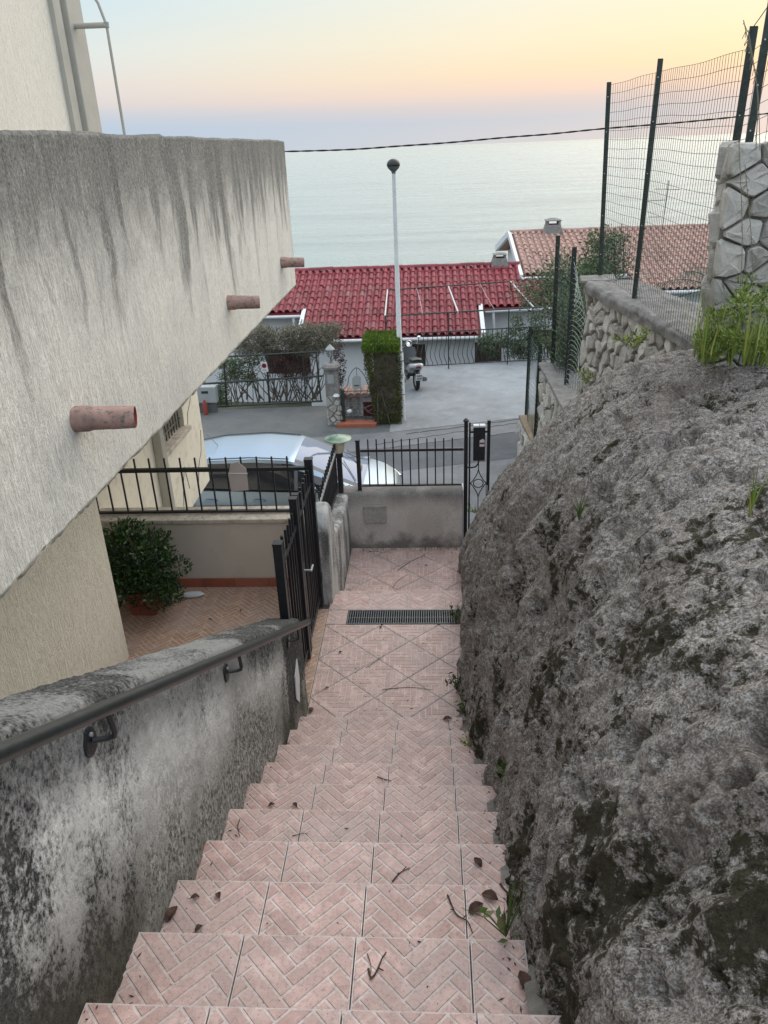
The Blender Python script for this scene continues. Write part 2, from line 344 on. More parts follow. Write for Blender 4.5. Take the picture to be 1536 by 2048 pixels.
def water():
    N = Nodes('sea_water'); p = N.pos()
    q = N.mp(p, (.35, 1.0, 1.0))
    w1 = N.noise(q, .34, 6, .6, .4); w2 = N.noise(q, .030, 5, .6); w3 = N.noise(N.mp(p, (.004, .02, 1)), 1.0, 4, .6)
    N.set(Base_Color=N.mix(N.ramp(w3, [(.35, 0.), (.7, 1.)]), (.27, .34, .34), (.33, .385, .37)), Roughness=N.ramp(w3, [(.4, .14), (.6, .30)]), IOR=1.34)
    b = N.bump(w1, 2.5, .85); N.bump(w2, 4.0, .5, b)
    return N.m
MT['sea'] = water()

# ------------------------------------------------------------------ objects
ORG = {}
def finish(o, parent, world=True):
    if parent is not None:
        o.parent = parent
        if world:
            pl = ORG[parent.name]; o.data.transform(Matrix.Translation(-pl)) if pl.length > 0 else None
            ORG[o.name] = pl.copy()
        else: ORG[o.name] = Vector((0, 0, 0))
    else: ORG[o.name] = Vector((0, 0, 0))
    return o
def tag(o, label=None, cat=None, group=None, kind=None):
    if label: o['label'] = label
    if cat: o['category'] = cat
    if group: o['group'] = group
    if kind: o['kind'] = kind
    return o
def thing(name, loc, label, cat, group=None, rz=0):
    o = bpy.data.objects.new(name, None); o.empty_display_size = .1; COL.objects.link(o)
    o.location = loc; o.rotation_euler = (0, 0, rz); ORG[o.name] = Vector(loc)
    return tag(o, label, cat, group)
def struct(name, loc=(0, 0, 0)):
    o = bpy.data.objects.new(name, None); COL.objects.link(o); o.location = loc; ORG[o.name] = Vector(loc); o['kind'] = 'structure'; return o
def copy_tree(o, parent=None, first=True):
    c = o.copy(); COL.objects.link(c); c.parent = parent
    for ch in o.children: copy_tree(ch, c, False)
    return c

class MB:
    def __init__(s): s.v = []; s.f = []; s.m = []; s.t = []; s.cm = 0
    def quadset(s, vs, fs, tint=.5):
        b = len(s.v); s.v += [tuple(v) for v in vs]; s.t += [tint]*len(vs)
        s.f += [tuple(b+i for i in f) for f in fs]; s.m += [s.cm]*len(fs)
        return s
    def box(s, a, b, rz=0, about=None):
        x0, y0, z0 = a; x1, y1, z1 = b
        vs = [(x0, y0, z0), (x1, y0, z0), (x1, y1, z0), (x0, y1, z0), (x0, y0, z1), (x1, y0, z1), (x1, y1, z1), (x0, y1, z1)]
        if rz:
            cx, cy = about if about else ((x0+x1)/2, (y0+y1)/2); c, q = math.cos(rz), math.sin(rz)
            vs = [(cx+(x-cx)*c-(y-cy)*q, cy+(x-cx)*q+(y-cy)*c, z) for x, y, z in vs]
        return s.quadset(vs, [(3, 2, 1, 0), (4, 5, 6, 7), (0, 1, 5, 4), (1, 2, 6, 5), (2, 3, 7, 6), (3, 0, 4, 7)])
    def bar(s, p0, p1, w, h=None, up=(0, 0, 1)):
        h = h or w; p0 = Vector(p0); p1 = Vector(p1); d = (p1-p0).normalized(); u = Vector(up)
        if abs(d.dot(u)) > .95: u = Vector((0, 1, 0))
        a = d.cross(u).normalized()*w/2; b = a.cross(d).normalized()*h/2
        vs = [p+sa*a+sb*b for p in (p0, p1) for sa, sb in ((-1, -1), (1, -1), (1, 1), (-1, 1))]
        return s.quadset(vs, [(0, 1, 2, 3), (7, 6, 5, 4), (0, 4, 5, 1), (1, 5, 6, 2), (2, 6, 7, 3), (3, 7, 4, 0)])
    def tube(s, pts, r, n=8, caps=True, closed=False):
        pts = [Vector(p) for p in pts]; rs = r if isinstance(r, (list, tuple)) else [r]*len(pts)
        vs = []; prev = None; L = len(pts)
        for i, p in enumerate(pts):
            if closed: d = (pts[(i+1) % L]-pts[i-1]).normalized()
            else: d = (pts[min(i+1, L-1)]-pts[max(i-1, 0)]).normalized()
            if prev is None:
                u = Vector((0, 0, 1)) if abs(d.z) < .9 else Vector((1, 0, 0)); a = d.cross(u).normalized()
            else:
                a = (prev-d*prev.dot(d))
                a = a.normalized() if a.length > 1e-6 else d.orthogonal().normalized()
            prev = a; b = d.cross(a)
            for k in range(n):
                t = 2*PI*k/n; vs.append(p+(a*math.cos(t)+b*math.sin(t))*rs[i])
        fs = []
        for i in range(L if closed else L-1):
            j = (i+1) % L
            for k in range(n): fs.append((i*n+k, i*n+(k+1) % n, j*n+(k+1) % n, j*n+k))
        if caps and not closed: fs += [tuple(range(n-1, -1, -1)), tuple((L-1)*n+k for k in range(n))]
        return s.quadset(vs, fs)
    def lathe(s, prof, c=(0, 0, 0), n=20, caps=True):
        vs = []; fs = []
        for r, z in prof:
            for k in range(n): t = 2*PI*k/n; vs.append((c[0]+r*math.cos(t), c[1]+r*math.sin(t), c[2]+z))
        for i in range(len(prof)-1):
            for k in range(n): fs.append((i*n+k, i*n+(k+1) % n, (i+1)*n+(k+1) % n, (i+1)*n+k))
        if caps: fs += [tuple(range(n-1, -1, -1)), tuple((len(prof)-1)*n+k for k in range(n))]
        return s.quadset(vs, fs)
    def prism(s, poly, z0, z1):
        n = len(poly); vs = [(x, y, z0) for x, y in poly]+[(x, y, z1) for x, y in poly]
        fs = [tuple(range(n-1, -1, -1)), tuple(range(n, 2*n))]+[(i, (i+1) % n, n+(i+1) % n, n+i) for i in range(n)]
        return s.quadset(vs, fs)
    def slab(s, pts, off):
        """closed polygon pts in 3-D thickened by the vector off"""
        n = len(pts); o = Vector(off); vs = [Vector(p) for p in pts]+[Vector(p)+o for p in pts]
        return s.quadset(vs, [tuple(range(n-1, -1, -1)), tuple(range(n, 2*n))]+[(i, (i+1) % n, n+(i+1) % n, n+i) for i in range(n)])
    def mesh(s, name, mats, smooth=False, tint=False):
        me = bpy.data.meshes.new(name); me.from_pydata([tuple(v) for v in s.v], [], s.f); 
        for m in (mats if isinstance(mats, (list, tuple)) else [mats]): me.materials.append(MT[m] if isinstance(m, str) else m)
        if any(s.m): me.polygons.foreach_set('material_index', s.m)
        if smooth: me.polygons.foreach_set('use_smooth', [True]*len(s.f))
        if tint:
            a = me.attributes.new('tint', 'FLOAT', 'POINT'); a.data.foreach_set('value', s.t)
        me.update(); return me
    def build(s, name, mats, parent=None, world=True, smooth=False, tint=False, bevel=0, recalc=True):
        me = s.mesh(name, mats, smooth, tint)
        if recalc:
            import bmesh
            bm = bmesh.new(); bm.from_mesh(me); bmesh.ops.recalc_face_normals(bm, faces=bm.faces); bm.to_mesh(me); bm.free()
        o = bpy.data.objects.new(name, me); COL.objects.link(o)
        if bevel:
            b = o.modifiers.new('bevel', 'BEVEL'); b.width = bevel; b.segments = 2; b.limit_method = 'ANGLE'
        if smooth and not bevel: 
            try: me.set_sharp_from_angle(angle=math.radians(40))
            except Exception: pass
        return finish(o, parent, world)

def np_mesh(name, V, F, mat, parent=None, smooth=True, tint=None, world=True):
    me = bpy.data.meshes.new(name); V = np.ascontiguousarray(V, dtype=np.float32).reshape(-1, 3); F = np.ascontiguousarray(F, dtype=np.int32)
    k = F.shape[1]
    me.vertices.add(len(V)); me.vertices.foreach_set('co', V.ravel())
    me.loops.add(F.size); me.loops.foreach_set('vertex_index', F.ravel())
    me.polygons.add(len(F)); me.polygons.foreach_set('loop_start', np.arange(0, F.size, k, dtype=np.int32)); me.polygons.foreach_set('loop_total', np.full(len(F), k, dtype=np.int32))
    if smooth: me.polygons.foreach_set('use_smooth', np.ones(len(F), dtype=bool))
    me.materials.append(MT[mat])
    me.update(calc_edges=True); me.validate()
    if tint is not None:
        a = me.attributes.new('tint', 'FLOAT', 'POINT'); a.data.foreach_set('value', np.asarray(tint, dtype=np.float32))
    o = bpy.data.objects.new(name, me); COL.objects.link(o)
    return finish(o, parent, world)
def grid_faces(nu, nv, closed_v=False):
    i = np.arange(nu-1)[:, None]; j = np.arange(nv if closed_v else nv-1)[None, :]; j2 = (j+1) % nv
    return np.stack([i*nv+j, i*nv+j2, (i+1)*nv+j2, (i+1)*nv+j], -1).reshape(-1, 4)
def grid_normals(G):
    du = np.gradient(G, axis=0); dv = np.gradient(G, axis=1); n = np.cross(du, dv)
    return n/np.maximum(np.linalg.norm(n, axis=-1, keepdims=True), 1e-9)
def leaves(name, P, Nrm, size, mat, parent=None, tint=None, up=.3, narrow=.45, jitter=.6):
    """one mesh of folded leaf blades: P (n,3) centres, Nrm outward directions"""
    n = len(P); P = np.asarray(P, float)
    d = Nrm + RS.normal(0, jitter, (n, 3)); d[:, 2] += up; d /= np.linalg.norm(d, axis=1, keepdims=True)
    r = RS.normal(0, 1, (n, 3)); a = np.cross(d, r); a /= np.maximum(np.linalg.norm(a, axis=1, keepdims=True), 1e-6)
    L = (size*RS.uniform(.6, 1.3, (n, 1))); Wd = L*narrow; b = np.cross(d, a)
    V = np.stack([P-d*L*.15, P+d*L*.35+b*Wd*.5+a*L*.08, P+d*L*.95, P+d*L*.35-b*Wd*.5+a*L*.08], 1).reshape(-1, 3)
    i = np.arange(n)[:, None]*4; F = np.concatenate([i+np.array([[0, 1, 2]]), i+np.array([[0, 2, 3]])], 0)
    t = np.repeat(np.clip(tint if tint is not None else RS.uniform(0, 1, n), 0, 1), 4)
    return np_mesh(name, V, F, mat, parent, smooth=False, tint=t)

# ================================================================== GROUND, ROAD, SEA
RZ = -2.7
def flat(name, poly, z, mat, parent=None, th=None):
    m = MB(); n = len(poly)
    if th: m.prism(poly, z-th, z)
    else: m.quadset([(x, y, z) for x, y in poly], [tuple(range(n))])
    o = m.build(name, mat, parent); 
    if parent is None: o['kind'] = 'structure'
    return o
o = flat('sea', [(-90000, 60), (90000, 60), (90000, 110000), (-90000, 110000)], -48, 'sea')
# hillside sheet: terraces at road level, lower garden beyond, slope to the sea
gx = np.concatenate([np.linspace(-70, -8, 20), np.linspace(-7.5, 8, 40), np.linspace(9, 70, 20)])
gy = np.concatenate([np.linspace(-12, 17, 12), np.linspace(17.5, 26, 18), np.linspace(27, 46, 14), np.linspace(50, 130, 24)])
G = np.zeros((len(gx), len(gy), 3)); G[..., 0] = gx[:, None]; G[..., 1] = gy[None, :]
Y = G[..., 1]; X = G[..., 0]
z = np.where(Y < 20.2, RZ-.05, -5.2); z = np.where((X > -.9) & (X < 9) & (Y < 24.0), RZ-.05, z)
z = np.where(Y > 36, -5.2-(Y-36)*.62, z) + np.where(Y > 26, fbm(G, .3, 3)*.5, 0)
G[..., 2] = z
np_mesh('ground', G, grid_faces(len(gx), len(gy)), 'earth')['kind'] = 'structure'
o = flat('driveway', [(-14, 15.6), (-.95, 16.8), (-.95, 20.35), (-14, 19.3)], RZ, 'drive', th=.5)
deckpoly = [(-1.0, 17.9), (2.6, 18.9), (12, 21.2), (12, 26.2), (2.44, 24.52), (-.95, 24.05)]
o = flat('parking_deck', deckpoly, RZ+.012, 'deckc', th=2.6)
o = flat('road', [(-16, 8.2), (14, 8.2), (14, 21.0), (2.6, 18.95), (-1.05, 17.92), (-16, 15.5)], RZ+.004, 'asph')
o = flat('road_strip', [(-16, 12.9), (-.92, 15.35), (1.61, 16.0), (14, 19.4), (14, 21.2), (2.1, 17.75), (-1.1, 16.75), (-16, 14.6)], RZ+.009, 'asphd')
# patched joint between road and deck: thin crack lines as shallow tar ridges
m = MB()
for a, b, w in (((-1.3, 17.05), (2.2, 18.45), .004), ((-.6, 17.75), (2.3, 18.72), .005), ((-1.1, 16.78), (2.0, 17.72), .004)):
    pts = []
    for i in range(25):
        t = i/24; pts.append((a[0]+(b[0]-a[0])*t, a[1]+(b[1]-a[1])*t+random.uniform(-.03, .03), RZ+.013))
    m.tube(pts, w, 5)
m.build('asphalt_crack', 'dark')['kind'] = 'structure'

# ================================================================== TILED STAIRS
def clip(poly, a, b, c):
    """keep the side a*x+b*y<=c of a convex polygon"""
    out = []; n = len(poly)
    for i in range(n):
        p, q = poly[i], poly[(i+1) % n]; dp = a*p[0]+b*p[1]-c; dq = a*q[0]+b*q[1]-c
        if dp <= 0: out.append(p)
        if (dp < 0 < dq) or (dq < 0 < dp):
            t = dp/(dp-dq); out.append((p[0]+(q[0]-p[0])*t, p[1]+(q[1]-p[1])*t))
    return out
def edges_of(poly, inset=0):
    n = len(poly); A = sum(poly[i][0]*poly[(i+1) % n][1]-poly[(i+1) % n][0]*poly[i][1] for i in range(n)); s = 1 if A > 0 else -1
    E = []
    for i in range(n):
        p, q = poly[i], poly[(i+1) % n]; dx, dy = q[0]-p[0], q[1]-p[1]; L = math.hypot(dx, dy)
        if L < 1e-6: continue
        a, b = s*dy/L, -s*dx/L; E.append((a, b, a*p[0]+b*p[1]-inset))
    return E
def area(p): return abs(sum(p[i][0]*p[(i+1) % len(p)][1]-p[(i+1) % len(p)][0]*p[i][1] for i in range(len(p))))/2
def clip_all(poly, E):
    for a, b, c in E:
        poly = clip(poly, a, b, c)
        if len(poly) < 3: return []
    return poly
def inset_poly(poly, d):
    E = edges_of(poly, d); bb = [(-99, -99), (99, -99), (99, 99), (-99, 99)]; return clip_all(bb, E)
def herring(poly, ang, w, n, ox=0, oy=0, gap=.008, ei=.6):
    """convex brick pads of a herringbone pattern clipped to poly"""
    c, s = math.cos(ang), math.sin(ang); xs = [(p[0]-ox)*c+(p[1]-oy)*s for p in poly]; ys = [-(p[0]-ox)*s+(p[1]-oy)*c for p in poly]
    E = edges_of(poly, gap*ei); out = []; R = max(max(map(abs, xs)), max(map(abs, ys)))/w+n+2; K = int(R)+2
    x0, x1, y0, y1 = min(xs)/w-n-1, max(xs)/w+1, min(ys)/w-n-2, max(ys)/w+1
    for i in range(-2*K, 2*K+1):
        for j in range(-K, K+1):
            bx, by = i+n*j, i-n*j
            if not (x0 <= bx <= x1 and y0 <= by <= y1): continue
            for (u0, v0, u1, v1) in ((bx, by, bx+n, by+1), (bx, by+1, bx+1, by+1+n)):
                g = gap/2; q = [(u0*w+g, v0*w+g), (u1*w-g, v0*w+g), (u1*w-g, v1*w-g), (u0*w+g, v1*w-g)]
                q = [(x*c-y*s+ox, x*s+y*c+oy) for x, y in q]; q = clip_all(q, E)
                if len(q) >= 3 and area(q) > 8e-5: out.append(q)
    return out
def tile_mesh(name, poly, mats=('tg', 'tb'), ang=PI/4, w=.043, n=4, ox=0, oy=0, th=.010, gap=.0068, h=.0022, ei=.6):
    m = MB(); m.prism(poly, -th, 0); tt = random.random()*.3
    m.cm = 1
    for q in herring(poly, ang, w, n, ox, oy, gap, ei):
        r = inset_poly(q, .0013)
        if len(r) != len(q): r = q
        k = len(q); vs = [(x, y, .0002) for x, y in q]+[(x, y, h) for x, y in r]
        m.quadset(vs, [tuple(range(k, 2*k))]+[(i, (i+1) % k, k+(i+1) % k, k+i) for i in range(k)], random.random()*.7+tt)
    return m.mesh(name, list(mats), tint=True)
def tile_at(me, loc, parent):
    o = bpy.data.objects.new('tile', me); COL.objects.link(o); o.parent = parent; o.location = Vector(loc)-ORG[parent.name]
    o.rotation_euler = (random.uniform(-.0016, .0016), random.uniform(-.0016, .0016), 0); return o
T0, GO, RIS, Z0 = 1.217, .3165, .1627, 1.627
stairs = struct('staircase')
seam = [-.893, -.563, -.233, .097]; rights = {0: .40, 1: .254, 2: .288, 3: .286, 4: .266, 5: .305, 6: .288, 7: .25, 8: .21, 9: .183, 10: .17}
def rect(a, b, c, d): return [(a, b), (c, b), (c, d), (a, d)]
full = [tile_mesh('tread_tile', rect(0, 0, .326, .3125), ox=.163+.004*k, oy=.155+.0615*k) for k in range(4)]
for k in range(-4, 10):
    z = Z0-k*RIS; t = T0+k*GO
    st = bpy.data.objects.new('step', None); COL.objects.link(st); st.parent = stairs; st.location = (0, t, z); ORG[st.name] = Vector((0, t, z))
    # this step's tread runs from its nosing back (towards the camera) to the riser above it
    base = MB().box((-.92, t-GO-.02, z-.55), (.42, t-.012, z-.011)).build('step_core', 'joint', st)
    MB().box((-.90, t-.011, z-RIS+.002), (rights.get(k, .3)-.004, t-.004, z-.012)).build('riser', 'tg', st)
    r = rights.get(k, .3)
    for i, s0 in enumerate(seam):
        if i == 0 and k == 9:
            pass
        s1 = s0+.3265 if i < 3 else r
        if i == 3: me = tile_mesh('tread_tile_cut', rect(0, 0, r-s0-.0005, .3125), ox=.163, oy=.155)
        elif i == 0:
            jag = random.uniform(-.012, .012); me = tile_mesh('tread_tile_end', rect(jag, 0, .326, .3125), ox=.163, oy=.155)
        else: me = random.choice(full)
        tile_at(me, (s0, t-.3125, z), st)
MB().box((-.93, -1.8, -2.7), (.45, 4.3, -.1)).build('stair_base', 'mortar', stairs)

# ---- upper landing
land = struct('landing')
MB().box((-.98, 4.08, -.5), (.5, 5.36, -.0105)).box((-.98, 5.36, -.5), (-.716, 5.875, -.0105)).box((.196, 5.36, -.5), (.5, 5.875, -.0105)).box((-.716, 5.64, -.5), (.196, 5.875, -.0105)).box((-.716, 5.36, -.5), (.196, 5.64, -.14)).build('landing_core', 'joint', land)
def diag_tiles(x0, x1, y0, y1, cx, cy, z, parent, half=.2333, j=.0030, rot=0):
    R = rect(x0, y0, x1, y1); E = edges_of(R)
    for a in range(-9, 10):
        for b in range(-9, 10):
            mx_, my_ = cx+(a+b)*half, cy+(a-b)*half+half
            d = [(mx_, my_-half), (mx_+half, my_), (mx_, my_+half), (mx_-half, my_)]
            q = clip_all(d, E)
            if len(q) < 3 or area(q) < .0006: continue
            q = inset_poly(q, j)
            if len(q) < 3: continue
            q2 = [(x-mx_, y-my_) for x, y in q]
            # offset the pattern so that neighbouring tiles alternate direction
            me = tile_mesh('floor_tile', q2, ang=PI/2*((a+b) % 2)+(0 if (a*3+b) % 2 else PI), w=.0415, n=4, ox=.02, oy=.01)
            tile_at(me, (mx_, my_, z), parent)
c = at(757, 1318, z=0)
diag_tiles(-.885, .25, 4.088+.0, 5.412, c.x, c.y, 0, land)
# plain row with the drain
def row(xs, y0, y1, z, parent, mats=('tg', 'tb'), ang=PI/4, fixed=True):
    for a, b in zip(xs[:-1], xs[1:]):
        me = tile_mesh('row_tile', rect(.0015, .0015, b-a-.0015, y1-y0-.0015), mats=mats, ang=ang, ox=(b-a)/2, oy=.01)
        tile_at(me, (a, y0, z), parent)
row([-.885, -.718], 5.415, 5.632, 0, land); row([-.885, -.55, -.22, .11, .32], 5.635, 5.893, 0, land)
row([-.973, -.887], 4.33, 4.66, 0, land, ('tg2', 'tb2')); row([-.973, -.887], 4.66, 4.99, 0, land, ('tg2', 'tb2')); row([-.973, -.887], 4.99, 5.32, 0, land, ('tg2', 'tb2')); row([-.973, -.887], 5.32, 5.65, 0, land, ('tg2', 'tb2'))
MB().box((-.885, 5.876, -RIS+.002), (.30, 5.886, -.012)).build('riser', 'tg', land)
# drain with grate
g = thing('drain_grate', (-.26, 5.52, 0), 'long black slotted drain grate set across the tiled landing', 'drain')
m = MB().box((-.713, 5.420, -.02), (.193, 5.430, .003)).box((-.713, 5.622, -.02), (.193, 5.632, .003)).box((-.713, 5.43, -.02), (-.703, 5.622, .003)).box((.183, 5.43, -.02), (.193, 5.622, .003))
m.build('frame', 'mesh_gr', g)
MB().box((-.714, 5.42, -.139), (.194, 5.632, -.13)).build('channel', 'dark', g)
sb = MB().box((-.0035, -.096, -.018), (.0035, .096, 0)).mesh('grate_slat', 'mesh_gr')
for i in range(46):
    o = bpy.data.objects.new('slat', sb); COL.objects.link(o); o.parent = g; o.location = (-.69+i*.0192+.26, 5.526-5.52, .001)
MB().box((-.703, 5.523, -.014), (.183, 5.529, -.004)).build('cross_bar', 'mesh_gr', g)
# ---- lower step and lower landing
MB().box((-.93, 5.886, -.9), (.6, 6.215, -RIS-.0105)).build('lower_step_core', 'joint', land)
row([-.885, -.63, -.30, .03, .36], 5.888, 6.226, -RIS, land)
MB().box((-.885, 6.206, -.325+.002), (.36, 6.216, -RIS-.012)).build('riser', 'tg', land)
low = struct('lower_landing')
MB().box((-.93, 6.2, -.9), (.9, 7.50, -.3254-.0105)).build('landing_core', 'joint', low)
c = at(843, 1155, z=-.3254)
diag_tiles(-.86, .62, 6.218, 7.385, c.x, c.y, -.3254, low)

# ---- terrace
ter = struct('terrace')
MB().box((-4.2, 1.0, -.6), (-.98, 6.06, -.0125)).build('terrace_core', 'joint', ter)
for i in range(8):
    for j in range(7):
        x = -.977-.333*(i+1); y = 6.05-.333*(j+1)
        if x < -3.4 and j < 3: continue
        me = tile_mesh('terrace_tile', rect(.0004, .0004, .3326, .3326), mats=('tg2', 'tb2'), ang=PI/4, w=.0392, n=4, ox=-x, oy=-y, gap=.0075, ei=.05)
        tile_at(me, (x, y, -.002), ter)
# skirting tiles along the terrace wall
for i in range(7):
    MB().box((-3.3+i*.305, 6.030, 0), (-3.3+i*.305+.302, 6.045, .085)).build('skirting_tile', 'terra', ter)

# ================================================================== ROUGH CAST WALLS AND THE ROCK
def resample(pts, n, smooth=True):
    pts = np.array(pts, float)
    if smooth:  # Catmull-Rom
        P = np.vstack([2*pts[0]-pts[1], pts, 2*pts[-1]-pts[-2]]); out = []
        for i in range(1, len(P)-2):
            t = np.linspace(0, 1, 24, endpoint=False)[:, None]; a, b, c, d = P[i-1], P[i], P[i+1], P[i+2]
            out.append(.5*((2*b)+(c-a)*t+(2*a-5*b+4*c-d)*t**2+(3*b-a-3*c+d)*t**3))
        pts = np.vstack(out+[P[-2][None]])
    s = np.r_[0, np.cumsum(np.linalg.norm(np.diff(pts, axis=0), axis=1))]; u = np.linspace(0, s[-1], n)
    return np.stack([np.interp(u, s, pts[:, i]) for i in range(pts.shape[1])], -1)
def round_profile(x0, x1, zb0, zb1, zt, r):
    """from the foot of the x1 side over the top to the foot of the x0 side"""
    p = [(x1, zb1), (x1, zt-r)]
    for k in range(1, 6): a = PI/2*k/6; p.append((x1-r+r*math.cos(a), zt-r+r*math.sin(a)))
    p += [(x1-r, zt), (x0+r, zt)]
    for k in range(1, 6): a = PI/2*k/6; p.append((x0+r-r*math.sin(a), zt-r+r*math.cos(a)))
    p += [(x0, zt-r), (x0, zb0)]
    return p
def cast_wall(name, ts, prof, mat, n=150, amp=.006, sc_=28, parent=None, wav=.006):
    G = np.zeros((len(ts), n, 3))
    for i, t in enumerate(ts):
        q = resample(prof(t), n, False); G[i, :, 0] = q[:, 0]; G[i, :, 2] = q[:, 1]; G[i, :, 1] = t
    # closed ends
    c0 = G[0].mean(0); c1 = G[-1].mean(0); G2 = np.concatenate([(c0+(G[0]-c0)*k)[None] for k in (0, .5, .95)]+[G]+[(c1+(G[-1]-c1)*k)[None] for k in (.95, .5, 0)], 0)
    N_ = grid_normals(G2)
    if True:
        mid = G2.mean((0, 1)); 
        if np.sum(N_*(G2-mid)) < 0: N_ = -N_; flip = True
        else: flip = False
    d = fbm(G2, sc_, 4, 3, .6)*amp + fbm(G2, 2.2, 2, 9)*wav
    d[:3] *= .3; d[-3:] *= .3
    G2 = G2+N_*d[..., None]
    F = grid_faces(*G2.shape[:2])
    if flip: F = F[:, ::-1]
    return np_mesh(name, G2, F, mat, parent)
stair_z = lambda t: Z0-(t-T0)*RIS/GO
par = thing('stair_parapet', (-.99, 1.2, 1.6), 'low sloping parapet of dark rough cast with white lichen patches beside the stairs', 'wall')
def prof(t):
    zt = 2.507-.562*(t-1.216); return round_profile(-1.115, -.885, min(stair_z(t), 0)-.4, max(stair_z(t), 0)-.25, zt, .035)
ts = np.concatenate([np.linspace(-1.2, .6, 40), np.linspace(.61, 2.2, 330), np.linspace(2.205, 4.37, 260)])
cast_wall('wall_body', ts, prof, 'rough', 230, .0075, 34, par)
# mortar fillet where the tiles meet the wall foot is part of the wall: white marker splash near the end
MB().slab([(-.884, 4.02, .52), (-.884, 4.13, .58), (-.884, 4.15, .42), (-.884, 4.08, .27), (-.884, 4.00, .36)], (.006, 0, 0)).build('whitewash_patch', 'white', par)

rock = None
SEC = {
 -1.0: [(.34, 2.0), (.36, 2.3), (.42, 2.5), (.55, 2.6), (.8, 2.66), (1.2, 2.72), (2.0, 2.78), (3.6, 2.9)],
 0.0: [(.34, 1.6), (.36, 2.15), (.42, 2.38), (.55, 2.52), (.75, 2.6), (1.1, 2.66), (1.9, 2.72), (3.6, 2.85)],
 1.0: [(.29, 1.0), (.30, 1.6), (.37, 1.95), (.52, 2.22), (.70, 2.42), (1.0, 2.55), (1.8, 2.66), (3.5, 2.8)],
 2.0: [(.28, .6), (.29, 1.15), (.37, 1.62), (.52, 2.0), (.72, 2.28), (1.02, 2.47), (1.75, 2.62), (3.4, 2.75)],
 3.0: [(.28, .1), (.28, .62), (.34, 1.30), (.50, 1.85), (.70, 2.20), (1.0, 2.44), (1.65, 2.60), (3.2, 2.75)],
 4.0: [(.24, -.3), (.22, .2), (.30, 1.0), (.40, 1.62), (.66, 2.06), (.98, 2.36), (1.42, 2.52), (3.2, 2.72)],
 5.0: [(.25, -.5), (.24, -.0), (.30, .70), (.46, 1.22), (.70, 1.70), (1.04, 2.04), (1.43, 2.27), (3.0, 2.4)],
 6.0: [(.27, -.8), (.25, -.28), (.31, .25), (.46, .68), (.72, 1.20), (1.08, 1.58), (1.55, 1.85), (3.0, 2.05)],
 7.0: [(.31, -.9), (.29, -.40), (.31, -.12), (.41, .16), (.61, .53), (.95, .96), (1.4, 1.25), (2.6, 1.6)],
 7.35: [(.46, -1.1), (.42, -.55), (.44, -.22), (.52, .05), (.70, .38), (1.0, .75), (1.42, 1.0), (2.4, 1.3)],
 7.6: [(.75, -1.6), (.70, -.9), (.70, -.5), (.76, -.25), (.90, .05), (1.12, .4), (1.5, .6), (2.4, .9)],
 8.3: [(.95, -3.0), (.95, -2.5), (1.0, -2.2), (1.1, -1.9), (1.2, -1.6), (1.35, -1.3), (1.7, -1.0), (2.4, -.6)]}
keys = sorted(SEC); NV = 440
secs = np.array([resample(SEC[k], NV) for k in keys])
tt = np.concatenate([np.linspace(-1, .5, 50), .5+(np.linspace(0, 1, 800)**1.25)*7.8])
from bisect import bisect
def crs(t):
    i = min(max(bisect(keys, t)-1, 0), len(keys)-2); a = secs[max(i-1, 0)]; b = secs[i]; c = secs[i+1]; d = secs[min(i+2, len(keys)-1)]
    u = (t-keys[i])/(keys[i+1]-keys[i]); m0 = (c-a)*.5; m1 = (d-b)*.5
    return b*(2*u**3-3*u*u+1)+m0*(u**3-2*u*u+u)+c*(-2*u**3+3*u*u)+m1*(u**3-u*u)
G = np.zeros((len(tt), NV, 3))
for i, t in enumerate(tt):
    q = crs(min(t, 8.3)); G[i, :, 0] = q[:, 0]; G[i, :, 2] = q[:, 1]; G[i, :, 1] = t
Nn = grid_normals(G)
if Nn[300, 100, 0] > 0: Nn = -Nn; RF = True
else: RF = False
big = fbm(G, 1.1, 3, 21)*.055
vert = G*np.array([1, 1, .45])
dg = G@np.array([[.8, 0, .5], [0, 1, 0], [-.5, .4, .8]])
crag = -np.abs(fbm(dg*np.array([1, 1, .3]), 2.3, 5, 33, .55))*.17+.03
rid = (1-np.abs(fbm(vert, 8.5, 4, 41))*2.6)
med = fbm(G, 17, 4, 51, .62)*.015
fine = fbm(G, 62, 3, 61, .65)*.0062
pits = np.clip(fbm(G, 9.5, 3, 77)-.24, 0, .3)*-.30
pits2 = np.clip(fbm(G, 26, 3, 87)-.22, 0, .4)*-.10
d = big+crag+rid*.008+med+fine+pits+pits2
# keep the silhouette near the steps tidy
G = G+Nn*d[..., None]
F = grid_faces(*G.shape[:2])
if not RF: F = F[:, :]
else: F = F[:, ::-1]
rock = np_mesh('rock_outcrop', G, F, 'rock'); tag(rock, 'huge grey pitted limestone rock with dark moss bulging over the right side of the stairs', 'rock')
# cement fillet between the treads and the rock foot
m = MB()
pts = []
for i in range(46):
    t = .9+i*.076; pts.append((t, stair_z(t)-.05))
vs = []; fs = []
for i, (t, z) in enumerate(pts):
    xr = .235 if t < 3 else .235-.1*(t-3)/1.4
    vs += [(xr, t, z+random.uniform(-.012, .004)), (xr+.09, t, z+.035+random.uniform(-.012, .012)), (xr+.30, t, z+.13)]
for i in range(len(pts)-1):
    b = i*3; fs += [(b, b+1, b+4, b+3), (b+1, b+2, b+5, b+4)]
m.quadset(vs, fs); m.build('cement_fillet', 'mortar', stairs, smooth=True)

